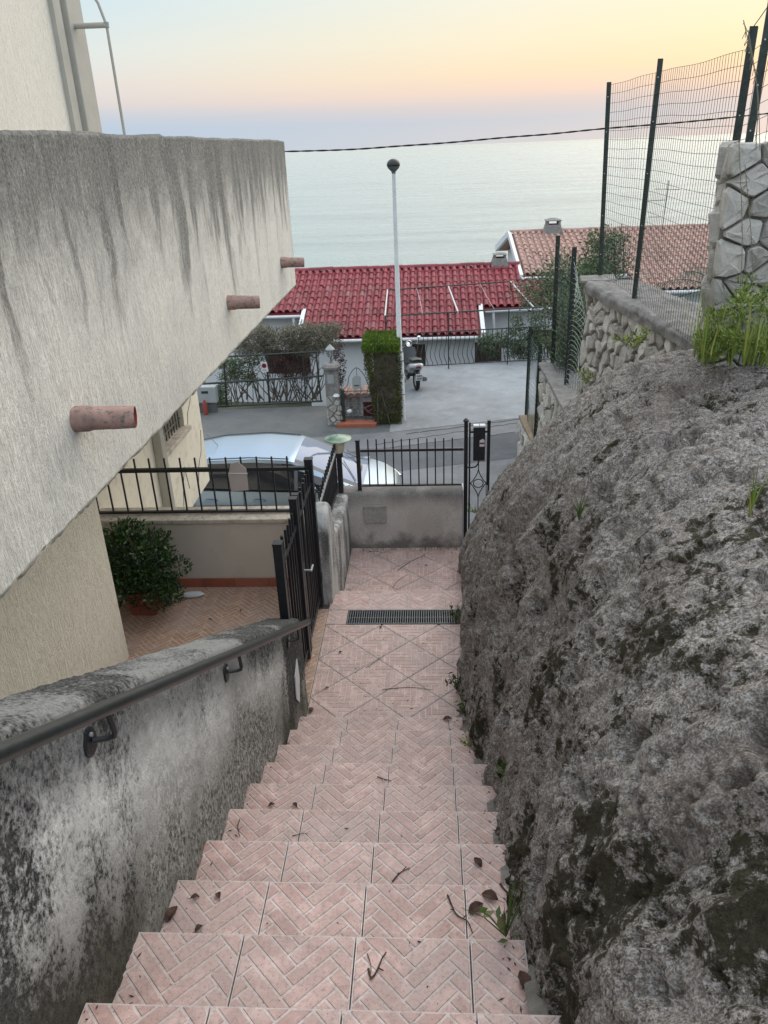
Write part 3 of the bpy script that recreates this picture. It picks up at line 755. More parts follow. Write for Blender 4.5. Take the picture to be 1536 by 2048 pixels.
# ---- boundary wall (front), with a square cover plate
bw = thing('boundary_wall', (-.27, 7.48, -.33), 'low stained grey render wall across the end of the stairs below the black railing', 'wall')
def prof_b(t): return round_profile(7.385, 7.60, -2.8, -.6, .315, .02)
n_ = 130; xs = np.linspace(-1.12, .318, 200); G = np.zeros((len(xs), n_, 3))
q = resample(prof_b(0), n_, False)[::-1]
for i, x in enumerate(xs): G[i, :, 1] = q[:, 0]; G[i, :, 2] = q[:, 1]; G[i, :, 0] = x
Nn = grid_normals(G); Nn = -Nn if Nn[100, 20, 1] > 0 else Nn
G = G+Nn*(fbm(G, 30, 4, 5, .6)*.004+fbm(G, 3, 2, 6)*.006)[..., None]
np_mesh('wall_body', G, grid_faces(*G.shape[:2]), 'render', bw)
MB().box((-.71, 7.366, -.02), (-.475, 7.384, .17)).build('cover_plate', 'greyplate', bw, bevel=.004)
MB().box((-.715, 7.360, .158), (-.47, 7.378, .176)).build('plate_lip', 'greyplate', bw)
MB().box((.322, 7.40, -.33), (.331, 7.58, .33)).build('end_flashing', 'white', bw)
# ---- side pier and side wall
pw = thing('side_wall', (-.97, 6.6, -.33), 'pebbledashed side wall with a rounded shoulder between the gate and the corner post', 'wall')
def sidetop(t):
    if t < 6.0: return .60+.27*math.sqrt(max(0, 1-((5.93-t)/.20)**2)) if t < 5.93 else .87-.3*((t-5.93)/.2)**2*1.2
    if t < 6.25: return .83-(t-6.0)/.25*.38
    return .45-min(1, (t-6.25)/.5)*.14
def prof_s(t): 
    return round_profile(-1.11, -.862, -.4, -.42, sidetop(t), .04)
ts = np.concatenate([np.linspace(5.74, 6.3, 130), np.linspace(6.305, 7.42, 140)])
cast_wall('wall_body', ts, prof_s, 'pier', 170, .006, 32, pw)
MB().box((-1.02, 5.722, .46), (-.93, 5.737, .60)).build('cover_plate', 'ledge', pw)

# ---- terrace back wall
tw = thing('terrace_wall', (-2.2, 6.15, 0), 'smooth beige terrace wall behind the potted shrub with a weathered ledge on top', 'wall')
MB().box((-4.4, 6.051, -.4), (-1.12, 6.30, .632)).build('wall_body', 'paint_c', tw)
MB().box((-4.4, 6.035, .634), (-1.13, 6.32, .672)).build('ledge', 'ledge', tw, bevel=.006)
MB().box((-9, 6.30, -2.8), (-1.12, 6.40, .60)).build('retaining_face', 'cream_trim', tw)

# ================================================================== BALCONY AND HOUSE ON THE LEFT
house = thing('cream_house', (-3, 4, 0), 'cream rendered house on the left with a stained balcony parapet overhanging the terrace', 'house')
def wallgrid(name, u0, u1, z0, z1, fn, mat, parent, nu=240, nz=120, amp=.004, wav=.004, chip=0):
    U = np.linspace(u0, u1, nu); Zz = np.linspace(z0, z1, nz); G = np.zeros((nu, nz, 3))
    for i, u in enumerate(U):
        p = fn(u); G[i, :, 0] = p[0]; G[i, :, 1] = p[1]; G[i, :, 2] = Zz
    return G
Y0b, Y1b, XB = -1.5, 9.62, -1.6
n_ = 260
def prof_bal():
    # outer face up, over the top, inner face down to the floor slab, then out along the underside
    p = [(-2.95, 2.06), (XB-.03, 2.06), (XB, 2.10), (XB, 3.652), (XB-.012, 3.664), (XB-.20, 3.664), (XB-.212, 3.652), (XB-.212, 2.32), (-2.95, 2.32)]
    return p
def dense(p, w):
    p = np.array(p, float); out = [p[0]]
    for a, b, k in zip(p[:-1], p[1:], w):
        for j in range(1, k+1): out.append(a+(b-a)*j/k)
    return np.array(out)
q = dense(prof_bal(), [6, 2, 230, 3, 14, 3, 12, 4])
ys = np.concatenate([np.linspace(Y0b, 2.2, 60), np.linspace(2.21, 9.62, 520)])
G = np.zeros((len(ys), len(q), 3)); G[..., 0] = q[None, :, 0]; G[..., 2] = q[None, :, 1]; G[..., 1] = ys[:, None]
Nn = grid_normals(G); Nn = -Nn if Nn[200, 100, 0] < 0 else Nn
V2 = G*np.array([1, 1, .25])
d = fbm(V2, 60, 3, 13, .6)*.0028+fbm(G, 1.2, 3, 14)*.008
edge = np.exp(-((G[..., 2]-3.66)/.03)**2)*np.clip(fbm(G, 7, 4, 15), -1, 1)*.018+np.exp(-((G[..., 2]-2.08)/.04)**2)*fbm(G, 14, 4, 16)*.02
d[:, 10:] += 0
G = G+Nn*d[..., None]; G[..., 2] += edge
endj = fbm(G[-1], 14, 3, 18)*.010; G[-1, :, 1] += endj
F = grid_faces(*G.shape[:2])
np_mesh('balcony_parapet', G, F[:, ::-1], 'stucco', house)
m = MB(); m.slab([(x, 9.60, z) for x, z in [(XB-.004, 2.11), (XB-.004, 3.65), (XB-.208, 3.65), (XB-.208, 2.32), (-3.0, 2.32), (-3.0, 2.07), (XB-.03, 2.07)]], (0, .022, 0)); m.build('balcony_end', 'stucco', house)
MB().box((-3.0, Y0b, 2.075), (XB-.02, 9.60, 2.30)).build('balcony_slab', 'stucco_y', house)
# cream lower block whose corner stands on the terrace
MB().box((-3.2, -2, -.6), (-2.39, 4.985, 2.074)).build('lower_wall', 'stucco_y', house, bevel=.012)
# main wall: ends beyond the terrace railing
MB().box((-6.5, -2, 2.32), (-3.0, 7.70, 7.5)).build('upper_wall', 'stucco_u', house, bevel=.01)
m = MB().box((-6.5, 5.0, -.45), (-3.0, 8.05, 2.074)).box((-6.5, 8.05, -.45), (-3.0, 8.95, .50)).box((-6.5, 8.95, -.45), (-3.0, 9.64, 2.074)).box((-6.5, 8.05, 1.55), (-3.0, 8.95, 2.074)); m.build('facade_wall', 'cream_trim', house)
MB().box((-6.5, 6.4, -2.8), (-3.75, 9.2, -.45)).build('base_wall', 'cream_trim', house)
MB().box((-3.10, 8.0, .502), (-2.93, 9.0, .56)).build('sill', 'ledge', house, bevel=.008)
win = MB().box((-3.36, 8.05, .5), (-3.34, 8.95, 1.55)).build('window', 'greybox', house)
for i in range(9):
    MB().tube([(-3.05, 8.10+i*.10, .54), (-3.05, 8.10+i*.10, 1.55)], .007, 6).build('bar', 'black', win)
MB().tube([(-3.05, 8.05, .66), (-3.05, 8.95, .66)], .009, 6).build('bar', 'black', win)
# corner strips on the upper storey and a downpipe on the facade
MB().box((-3.055, 7.20, 2.32), (-2.96, 7.34, 7.5)).build('corner_strip', 'trimstrip', house)
MB().box((-3.09, 7.40, 2.32), (-2.93, 7.72, 7.5)).build('corner_strip', 'trimstrip', house, bevel=.01)
MB().box((-3.00, 7.80, -.45), (-2.90, 7.93, 2.07)).build('downpipe', 'trimstrip', house, bevel=.012)
MB().box((-3.00, 7.935, -.45), (-2.975, 7.99, 2.07)).build('trim_strip', 'ledge', house)
# fine cracks in the facade
for pts in ([(8.9, .55), (9.05, .50), (9.12, .66), (9.3, .78), (9.42, 1.0)], [(8.45, -.35), (8.55, -.1), (8.7, .12), (8.78, -.2)], [(9.1, -.4), (9.25, -.1), (9.45, .05), (9.55, .3)]):
    MB().tube([(-2.998, a, b) for a, b in pts], .004, 4).build('crack', 'dark', house)
# drain spouts
def spout(px, py, t, ang, label, L=.43):
    p = at(px, py, x=XB); s = thing('drain_spout', p, label, 'pipe', 'clay drain spouts in the balcony parapet')
    d = Vector((math.cos(ang), math.sin(ang), -.05)).normalized(); n = 20; m = MB(); R, r = .052, .044
    vs = []; 
    a = d.cross(Vector((0, 0, 1))).normalized(); b = d.cross(a)
    rings = [(-.02, R*1.12), (.05, R*1.13), (.075, R*1.02), (.15, R), (L*.6, R*1.01), (L-.01, R*.98), (L, R*.94), (L-.002, r), (.1, r)]
    for l, rr in rings:
        for k in range(n):
            t_ = 2*PI*k/n; vs.append(p+d*l+(a*math.cos(t_)+b*math.sin(t_))*rr*(1+random.uniform(-.012, .012)))
    fs = [(i*n+k, i*n+(k+1) % n, (i+1)*n+(k+1) % n, (i+1)*n+k) for i in range(6) for k in range(n)]
    m.quadset(vs, fs); m.build('pipe', 'pipe', s, smooth=True)
    m = MB(); vs2 = vs[6*n:]; m.quadset(vs2, [(i*n+k, i*n+(k+1) % n, (i+1)*n+(k+1) % n, (i+1)*n+k) for i in range(2) for k in range(n)]+[tuple(range(2*n, 3*n))]); m.build('lining', 'pipein', s, smooth=True)
    return s
spout(152, 838, 3.29, .22, 'stained clay drain spout nearest the stairs, lowest in the picture of the three', .26)
spout(456, 605, 6.25, .22, 'mossy clay drain spout in the middle of the balcony parapet', .25)
spout(562, 525, 8.75, .22, 'clay drain spout beside the far end of the balcony parapet', .25)
# awning frame pipe beyond the upper wall
aw = thing('awning_frame', (-2.7, 7.6, 3.2), 'thin white awning tube frame standing beside the upper house corner', 'awning frame')
yA = 7.5
pA, pB, pC, pD = at(172, 51, y=yA), at(213, 50, y=yA), at(252, 275, y=yA), at(188, -6, y=yA)
MB().tube([pD, at(196, 6, y=yA), pB], .012, 8).build('arm', 'trimstrip', aw, smooth=True)
MB().tube([pB, pC+Vector((0, 0, -1.4))], [.012, .014], 8).build('post', 'trimstrip', aw, smooth=True)
MB().tube([pA-Vector((.25, 0, 0)), pB], .022, 10).build('bracket', 'trimstrip', aw, smooth=True)
MB().lathe([(.0, -.03), (.02, -.02), (.022, .02), (0, .03)], pB, 10, False).build('joint', 'greybox', aw)

# ================================================================== HANDRAIL
hr = thing('handrail', (-.82, 1.2, 2.4), 'round black handrail on bent brackets along the sloping stair parapet', 'handrail')
ra = Vector((-.815, -.6, 0)); 
hz = lambda t: 2.545-.560*(t-1.10)
pts = [(-.815, t, hz(t)) for t in (-1.2, 1.0, 2.0, 3.0, 4.30)]
MB().tube(pts, .0205, 20).build('rail', 'rail', hr, smooth=True)
e = Vector((-.815, 4.30, hz(4.30))); dd = Vector((0, 1, -.56)).normalized()
MB().tube([e, e+dd*.012, e+dd*.022, e+dd*.028], [.026, .026, .020, .004], 20).build('end_cap', 'rail', hr, smooth=True)
for t in (.35, 1.52, 2.68, 3.93):
    z = hz(t); br = MB().tube([(-.815, t, z-.02), (-.815, t+.012, z-.085), (-.818, t+.012, z-.100), (-.835, t+.010, z-.105), (-.872, t, z-.105)], .0075, 10).build('bracket', 'black', hr, smooth=True)
    m = MB(); vs = []
    for i, r in enumerate((.034, .034, .028)):
        for k in range(16): a = 2*PI*k/16; vs.append((-.884+(0, .007, .010)[i], t+r*math.cos(a), z-.11+r*1.25*math.sin(a)))
    m.quadset(vs, [(i*16+k, i*16+(k+1) % 16, (i+1)*16+(k+1) % 16, (i+1)*16+k) for i in range(2) for k in range(16)]+[tuple(range(32, 48))])
    m.build('plate', 'black', br)
    MB().tube([(-.876, t, z-.085), (-.868, t, z-.085)], .006, 6).build('screw', 'greybox', br)

# ================================================================== BLACK IRON FENCES AND GATES
def pickets(parent, P, z0, z1, r=.0065, name='picket', mat='black'):
    me = MB().box((-r, -r, 0), (r, r, 1)).mesh(name, mat)
    out = []
    for i, (x, y) in enumerate(P):
        o = bpy.data.objects.new(name, me); COL.objects.link(o); o.parent = parent
        a = z0(i) if callable(z0) else z0; b = z1(i) if callable(z1) else z1
        o.location = Vector((x, y, a))-ORG[parent.name]; o.scale = (1, 1, b-a); o.rotation_euler = (random.uniform(-.006, .006), random.uniform(-.006, .006), 0); out.append(o)
    return out
# terrace railing
f = thing('terrace_railing', (-2.2, 6.17, .69), 'black picket railing on the terrace wall in front of the silver car', 'railing')
MB().box((-4.3, 6.155, .683), (-1.17, 6.185, .703)).build('bottom_rail', 'black', f)
MB().box((-4.3, 6.150, 1.075), (-1.02, 6.190, 1.105)).build('top_rail', 'black', f)
pickets(f, [(-1.225-i*.1335, 6.17) for i in range(23)], .70, 1.20)
# front railing
f = thing('front_railing', (-.2, 7.47, .36), 'black picket railing on the low grey wall at the street end of the stairs', 'railing')
MB().box((-.72, 7.455, .357), (.31, 7.485, .375)).build('bottom_rail', 'black', f)
MB().box((-.72, 7.450, .742), (.33, 7.490, .768)).build('top_rail', 'black', f)
pickets(f, [(-.64+i*.0855, 7.47) for i in range(11)], .37, .875)
MB().box((-.765, 7.45, .31), (-.725, 7.49, .86)).box((-.770, 7.445, .86), (-.720, 7.495, .872)).build('post', 'black', f)
# side railing from the pier to the corner
f = thing('side_railing', (-.95, 6.7, .5), 'short black picket railing on the pebbledashed side wall leading to the lamp', 'railing')
pickets(f, [(-.965, 6.10+i*.083) for i in range(16)], lambda i: .44-.006*i, .90)
MB().bar((-.965, 6.0, .80), (-.965, 7.42, .80), .028, .028).build('top_rail', 'greybox', f)
MB().bar((-.965, 6.05, .47), (-.965, 7.42, .40), .022, .022).build('bottom_rail', 'black', f)
# corner post with lamp
f = thing('corner_lamp', (-.94, 7.42, .3), 'garden lamp with a faded green hat and milky glass on the black corner post', 'lamp')
MB().box((-.962, 7.398, .20), (-.912, 7.448, .74)).build('post', 'black', f)
MB().lathe([(.026, .70), (.042, .712), (.042, .745), (.034, .76)], (-.937, 7.42, 0), 20).build('collar', 'black', f, smooth=True)
MB().lathe([(.040, .757), (.052, .768), (.066, .84), (.078, .898), (.074, .905)], (-.937, 7.42, 0), 28).build('lamp_glass', 'lamp_w', f, smooth=True)
MB().lathe([(.07, .902), (.132, .896), (.140, .900), (.136, .908), (.086, .922), (.080, .928), (.040, .938), (.012, .942), (0.001, .948)], (-.937, 7.42, 0), 36).build('lamp_hat', 'lamp_g', f, smooth=True)
# terrace gate: two leaves with closely set pickets
f = thing('terrace_gate', (-.965, 5.0, 0), 'tall black two leaf picket gate closing the terrace off from the landing', 'gate')
for y, z0, z1, w in ((4.30, .02, 1.325, .028), (4.93, .02, 1.35, .026), (5.02, .02, 1.34, .022), (5.70, .02, 1.345, .030)):
    MB().box((-.965-w, y-w, z0), (-.965+w, y+w, z1)).box((-.965-w*1.1, y-w*1.1, z1), (-.965+w*1.1, y+w*1.1, z1+.014)).build('post', 'black', f)
for y0, y1 in ((4.33, 4.90), (5.045, 5.67)):
    for z in (.09, 1.14): MB().box((-.98, y0, z), (-.95, y1, z+.03)).build('rail', 'black', f)
pickets(f, [(-.965, 4.395+i*.0805) for i in range(7)]+[(-.965, 5.10+i*.0805) for i in range(8)], .05, 1.30, .0085)
MB().box((-.99, 4.955, .62), (-.94, 4.992, .82)).build('lock_box', 'black', f)
MB().tube([(-.94, 4.975, .76), (-.895, 4.975, .76), (-.89, 4.98, .75), (-.89, 5.07, .75)], .008, 8).build('handle', 'greybox', f, smooth=True)
for z in (.25, 1.0): MB().box((-.955, 5.672, z), (-.93, 5.72, z+.07)).build('hinge', 'black', f)
# pedestrian gate with a diamond motif and post box
f = thing('street_gate', (.46, 7.47, -.33), 'narrow black iron street gate with a ringed diamond motif hung on a thick post', 'gate')
MB().box((.335, 7.45, -.36), (.372, 7.49, 1.045)).lathe([(.030, 0), (.030, .012), (.012, .03), (.001, .036)], (.3535, 7.47, 1.045), 12).build('hinge_post', 'black', f)
MB().box((.383, 7.458, -.30), (.400, 7.482, 1.035)).build('stile', 'black', f)
MB().box((.565, 7.452, .18), (.597, 7.488, 1.055)).build('lock_post', 'black', f)
MB().box((.400, 7.46, .925), (.565, 7.48, .945)).build('cross_rail', 'black', f)
cx_, cz_ = .484, .372
m = MB()
m.tube([(cx_, 7.47, .92), (cx_, 7.47, .52)], .0055, 6).build('centre_bar', 'black', f)
MB().tube([(cx_, 7.47, .22), (cx_, 7.47, -.25)], .0055, 6).build('centre_bar', 'black', f)
for sx in (-1, 1):
    for sz in (-1, 1):
        P = [(cx_+sx*u, 7.47, cz_+sz*v) for u, v in ((0, .155), (.012, .11), (.035, .065), (.060, .025), (.082, .0))]
        MB().tube([Vector(p) for p in resample(P, 14)], .0055, 6).build('curved_bar', 'black', f)
MB().tube([(cx_+.050*math.cos(a), 7.47, cz_+.046*math.sin(a)) for a in np.linspace(0, 2*PI, 28)[:-1]], .0058, 6, closed=True).build('ring', 'black', f)
MB().box((.558, 7.44, .26), (.580, 7.452, .355)).build('lock', 'greybox', f)
mb_ = thing('post_box', (.483, 7.43, .75), 'black metal post box with pale lids and a red and white sticker on the gate', 'post box')
MB().box((.425, 7.405, .645), (.542, 7.455, 1.00)).build('box_body', 'black', mb_, bevel=.004)
MB().box((.424, 7.40, 1.002), (.481, 7.46, 1.022)).build('lid', 'white', mb_, bevel=.003); MB().box((.486, 7.40, 1.002), (.543, 7.46, 1.022)).build('lid', 'white', mb_, bevel=.003)
MB().quadset([(.487, 7.4035, .80), (.536, 7.4035, .80), (.536, 7.4035, .865), (.518, 7.4035, .882), (.487, 7.4035, .865)], [(0, 1, 2, 3, 4)]).build('sticker', 'plate', mb_)
MB().quadset([(.489, 7.4025, .826), (.534, 7.4025, .826), (.534, 7.4025, .843), (.489, 7.4025, .843)], [(0, 1, 2, 3)]).build('sticker_band', 'red', mb_)
m = MB()
for i in range(5): m.quadset([(.493+i*.008, 7.4015, .829), (.498+i*.008, 7.4015, .829), (.498+i*.008, 7.4015, .840), (.493+i*.008, 7.4015, .840)], [(0, 1, 2, 3)])
m.build('sticker_print', 'ink', mb_)
MB().tube([(cx_-.0, 7.44, .645), (cx_-.006, 7.445, .60), (cx_-.03, 7.45, .565), (cx_-.07, 7.455, .555), (.36, 7.45, .56)], .008, 8).build('cable', 'black', mb_, smooth=True)
# cardboard sheet hooked on the terrace railing
f = thing('cardboard_sheet', (-1.75, 6.13, .95), 'folded pinkish cardboard box sheet hooked over the terrace railing', 'cardboard')
pc = [at(x, y, y=6.143) for x, y in ((457, 950), (461, 928), (476, 923), (493, 938), (494, 948), (497, 980), (463, 983))]
MB().slab(pc, (0, -.004, .0)).build('sheet', 'boxcard', f); 
MB().tube([at(457, 947, y=6.138), at(495, 947, y=6.138)], .005, 6).build('fold', 'plate', f)

# ================================================================== POTTED SHRUB, SHOE, TERRACE BITS
f = thing('potted_shrub', (-2.46, 5.66, 0), 'bushy dark green shrub with glossy leaves in a square terracotta pot', 'potted plant')
MB().quadset([(-2.46+sx*w, 5.66+sy*w, z) for w, z in ((.10, 0), (.13, .20), (.145, .20), (.145, .235), (.125, .235), (.12, .19)) for sx, sy in ((-1, -1), (1, -1), (1, 1), (-1, 1))],
  [(3, 2, 1, 0)]+[(i*4+k, i*4+(k+1) % 4, (i+1)*4+(k+1) % 4, (i+1)*4+k) for i in range(5) for k in range(4)]+[(20, 21, 22, 23)]).build('pot', 'terra', f, bevel=.006)
m = MB()
for k in range(9):
    a = k*.7; m.tube([(-2.46, 5.66, .25), (-2.46+.12*math.cos(a), 5.66+.1*math.sin(a), .45), (-2.46+.30*math.cos(a), 5.66+.24*math.sin(a), .62+.03*k)], [.014, .010, .004], 6)
m.build('stems', 'bark', f)
def blob_leaves(name, blobs, n, size, mat, parent, up=.4, shell=.75, dark=True, narrow=.45):
    P = []; Nn = []; T = []
    w = np.array([b[3]*b[4]*b[5] for b in blobs])**.67; w /= w.sum()
    for b, k in zip(blobs, (w*n).astype(int)+1):
        d = RS.normal(0, 1, (k, 3)); d /= np.linalg.norm(d, axis=1, keepdims=True)
        r = shell+(1-shell)*RS.uniform(0, 1, (k, 1))*1.15; r *= 1+.16*vnoise(d*3+b[0]*7)[:, None]
        P.append(np.array(b[:3])+d*r*np.array(b[3:6])); Nn.append(d); T.append(.35+.25*RS.normal(0, 1, k)+.28*d[:, 2]*RS.uniform(0, 1, k))
    return leaves(name, np.vstack(P), np.vstack(Nn), size, mat, parent, np.clip(np.concatenate(T), 0, 1), up, narrow)
bl = []
for k in range(46):
    a = RS.uniform(0, 2*PI); r = RS.uniform(0, 1)**.5*.37; z = RS.uniform(.16, .74)
    rr = r*(1-max(0, z-.55)*1.6)*(1-max(0, .3-z)*1.6); bl.append((-2.44+rr*math.cos(a), 5.62+rr*math.sin(a)*.8, z, .10, .10, .085))
bl.append((-2.44, 5.62, .55, .30, .25, .27))
blob_leaves('foliage', bl, 9500, .034, 'l_pot', f, .5, .6, narrow=.5)
f = tag(MB().lathe([(.001, 0), (.022, .004), (.028, .018), (.022, .034), (.001, .038)], (0, 0, 0), 14).build('plastic_bottle', 'plate', None, smooth=True), 'white plastic bottle lying on the terrace floor beside the terracotta pot', 'bottle')
f.scale = (3.6, 1.2, 1.2); f.location = (-2.12, 5.86, .002); f.rotation_euler = (0, 0, .15)

# ================================================================== SILVER CAR
def build_car(loc, rz):
    car = thing('parked_car', loc, 'silver people carrier with a dark glass side parked nose right beyond the railings', 'car', rz=rz)
    zt = lambda x: np.interp(x, [-2.15, -2.05, -1.75, -1.2, -.4, .25, .5, 1.0, 1.45], [.98, 1.10, 1.40, 1.50, 1.535, 1.49, 1.40, 1.16, .985])
    wt = lambda x: np.interp(x, [-2.15, -1.9, -1.2, -.3, .35, 1.0, 1.45], [.62, .60, .64, .66, .63, .64, .66])
    wb = lambda x: np.interp(x, [-2.15, -1.8, -.8, .6, 1.2, 1.45], [.74, .80, .845, .85, .82, .79])
    zb = lambda x: np.interp(x, [-2.15, -1.6, 0, 1.45], [1.03, 1.03, .98, .96])
    xs = np.linspace(-2.13, 1.45, 60); vt = [0, .25, .5, .75, .92, 1.0]; top = [0, .05, .15, .3, .5, .7, .85, .95, 1.0]
    rows = []
    for x in xs:
        r = []
        W, w, Zb, Zt = wb(x), wt(x), zb(x), zt(x); Zs = max(Zb+.004, Zt-.055)
        for v in vt: r.append((x, -(W+(w+.03-W)*v**1.25), Zb+(Zs-Zb)*v))
        for v in top[1:]:
            y = -w+2*w*v; cr = 1-(abs(y)/w)**2.6; r.append((x, y*(.995), Zs+(Zt-Zs)*(.35+.65*cr)))
        for v in vt[::-1]: r.append((x, (W+(w+.03-W)*v**1.25), Zb+(Zs-Zb)*v))
        rows.append(r)
    nv = len(rows[0]); nvt = len(vt); groups = {}
    for i in range(len(xs)-1):
        xm = (xs[i]+xs[i+1])/2
        for j in range(nv-1):
            side = j < nvt-1 or j >= nv-nvt
            jj = j if j < nvt-1 else nv-2-j
            if side:
                thin = jj == nvt-2 or jj >= nvt-1
                hgt = zt(xm)-zb(xm)
                if thin: g = 'roof_rail'
                elif abs(xm+.62) < .035 or abs(xm-.32) < .03: g = 'pillar_dark'
                elif xm < -1.85 or xm > 1.12: g = 'pillar'
                elif xm > .28 and jj >= nvt-3: g = 'pillar'
                elif xm > .34: g = 'quarter_window'
                elif xm > -.62: g = 'front_window'
                elif xm > -1.5: g = 'rear_window'
                else: g = 'boot_window'
                if side and j >= nv-nvt: g += '_far'
            else:
                k = j-(nvt-1); edge = k == 0 or k == len(top)-2
                if xm > .27: g = 'windscreen' if not edge else ('windscreen_pillar' if k == 0 else 'windscreen_pillar_far')
                elif xm < -1.72: g = 'tailgate_glass'
                else: g = 'roof'
            groups.setdefault(g, []).append((i*nv+j, i*nv+j+1, (i+1)*nv+j+1, (i+1)*nv+j))
    V = [p for r in rows for p in r]
    mats = {'roof': 'carp', 'roof_rail': 'carp', 'pillar': 'carp', 'windscreen': 'wscreen', 'windscreen_pillar': 'card', 'pillar_dark': 'card'}
    for g, F in groups.items():
        b = g.replace('_far', ''); used = sorted({i for f_ in F for i in f_}); mp_ = {u: k for k, u in enumerate(used)}
        MB().quadset([V[u] for u in used], [tuple(mp_[i] for i in f_) for f_ in F]).build(b if b != 'pillar_dark' else 'door_pillar', mats.get(b, 'glass'), car, world=False, smooth=True, recalc=False)
    # lower body
    zh = lambda x: np.interp(x, [-2.17, -2.1, -1.6, .6, 1.45, 1.75, 1.98, 2.08, 2.13], [.86, 1.0, 1.02, .975, .955, .87, .74, .62, .50])
    wl = lambda x: np.interp(x, [-2.17, -2.1, -1.7, .8, 1.3, 1.65, 1.9, 2.05, 2.13], [.62, .74, .86, .875, .865, .83, .74, .60, .42])
    xs = np.concatenate([np.linspace(-2.17, -1.9, 8), np.linspace(-1.8, 1.3, 26), np.linspace(1.35, 2.13, 22)]); rows = []
    for x in xs:
        W, H = wl(x), zh(x); r = []
        for y, z in ((.86, .20), (1.0, .28), (1.015, .48), (1.0, .70), (.985, .85), (.955, .95), (.88, .985), (.6, 1.01), (.3, 1.02)): r.append((x, -W*y, H*z if z > .5 else min(.2+z*.55, H*.8)))
        r.append((x, 0, H*1.025)); r += [(a, -b, c) for a, b, c in r[:-1][::-1]]
        rows.append(r)
    nv = len(rows[0]); V = [p for r in rows for p in r]
    Fb, Fh, Ft = [], [], []
    for i in range(len(xs)-1):
        for j in range(nv-1):
            (Fh if (xs[i] > 1.36 and xs[i] < 2.0 and 5 < j < nv-7) else (Ft if j in (0, nv-2) else Fb)).append((i*nv+j, i*nv+j+1, (i+1)*nv+j+1, (i+1)*nv+j))
    for nm, F, mt in (('body', Fb+[tuple(range(nv)), tuple(reversed(range((len(xs)-1)*nv, len(xs)*nv)))], 'carp'), ('bonnet', Fh, 'carp'), ('sill_trim', Ft, 'card')):
        used = sorted({i for f_ in F for i in f_}); mp_ = {u: k for k, u in enumerate(used)}
        MB().quadset([V[u] for u in used], [tuple(mp_[i] for i in f_) for f_ in F]).build(nm, mt, car, world=False, smooth=True, recalc=False)
    # dark cowl strip, wipers, seams, handles, mirrors, lamps, wheels
    pts = [(1.36-.16*abs(y/.75)**2, y, 1.0-.02*abs(y)) for y in np.linspace(-.74, .74, 15)]
    MB().tube(pts, .03, 6).build('cowl', 'card', car, world=False)
    for y0, y1 in ((-.55, .05), (.1, .62)): MB().tube([(1.33, y0, 1.03), (1.05, y1, 1.17)], .008, 5).build('wiper', 'card', car, world=False)
    for sy in (-1, 1):
        for x in (-1.48, -.60, .42): MB().tube([(x, sy*(wl(x)*1.004), .36), (x, sy*(wl(x)*1.020), .60), (x, sy*(wl(x)*.99), .86), (x, sy*wl(x)*.955, .96)], .005, 4).build('door_seam', 'card', car, world=False)
        MB().tube([(-2.0, sy*.79, .70), (-1.0, sy*.888, .69), (1.2, sy*.87, .68)], .018, 6).build('rub_strip', 'card', car, world=False)
        for x in (-.42, -1.28):
            MB().tube([(x, sy*.875, .80), (x+.02, sy*.905, .81), (x+.18, sy*.905, .81), (x+.20, sy*.875, .80)], .016, 8).build('door_handle', 'carp', car, world=False, smooth=True)
        MB().lathe([(.001, -.06), (.06, -.05), (.085, 0), (.075, .06), (.001, .085)], (.62, sy*.98, 1.02), 14).tube([(.68, sy*.82, .98), (.63, sy*.95, 1.0)], .02, 6).build('door_mirror', 'carp', car, world=False, smooth=True)
        MB().tube([(1.74, sy*.775, .70), (1.88, sy*.735, .68), (2.02, sy*.60, .62)], [.03, .07, .05], 12).build('headlight', 'chrome', car, world=False, smooth=True)
        MB().tube([(-2.12, sy*.70, .72), (-2.10, sy*.74, .95)], .05, 8).build('tail_light', 'redl', car, world=False, smooth=True)
        for x in (1.32, -1.32):
            wv = []
            w_ = MB()
            for a_, b_ in ((.30, .0),):
                pass
            P0 = Vector((x, sy*.70, .31)); P1 = Vector((x, sy*.885, .31))
            w_.tube([P0, P0+(P1-P0)*.15, P0+(P1-P0)*.85, P1], [.28, .31, .31, .27], 28)
            wo_ = w_.build('wheel', 'rubber', car, world=False, smooth=True)
            r_ = MB(); r_.tube([P1-(P1-P0)*.02, P1+(P1-P0)*.02], [.20, .19], 20); r_.build('rim', 'chrome', wo_, world=False)
    for sy in (-.66, .66):
        MB().tube([(x, sy*(wt(x)/.66), zt(x)-.02) for x in np.linspace(-1.65, .2, 12)], .011, 6).build('roof_bar', 'card', car, world=False, smooth=True)
    MB().tube([(-1.2, 0, 1.50), (-1.38, 0, 1.72)], .005, 5).build('aerial', 'card', car, world=False)
    return car
build_car((-2.62, 13.02, RZ+.01), -.02)

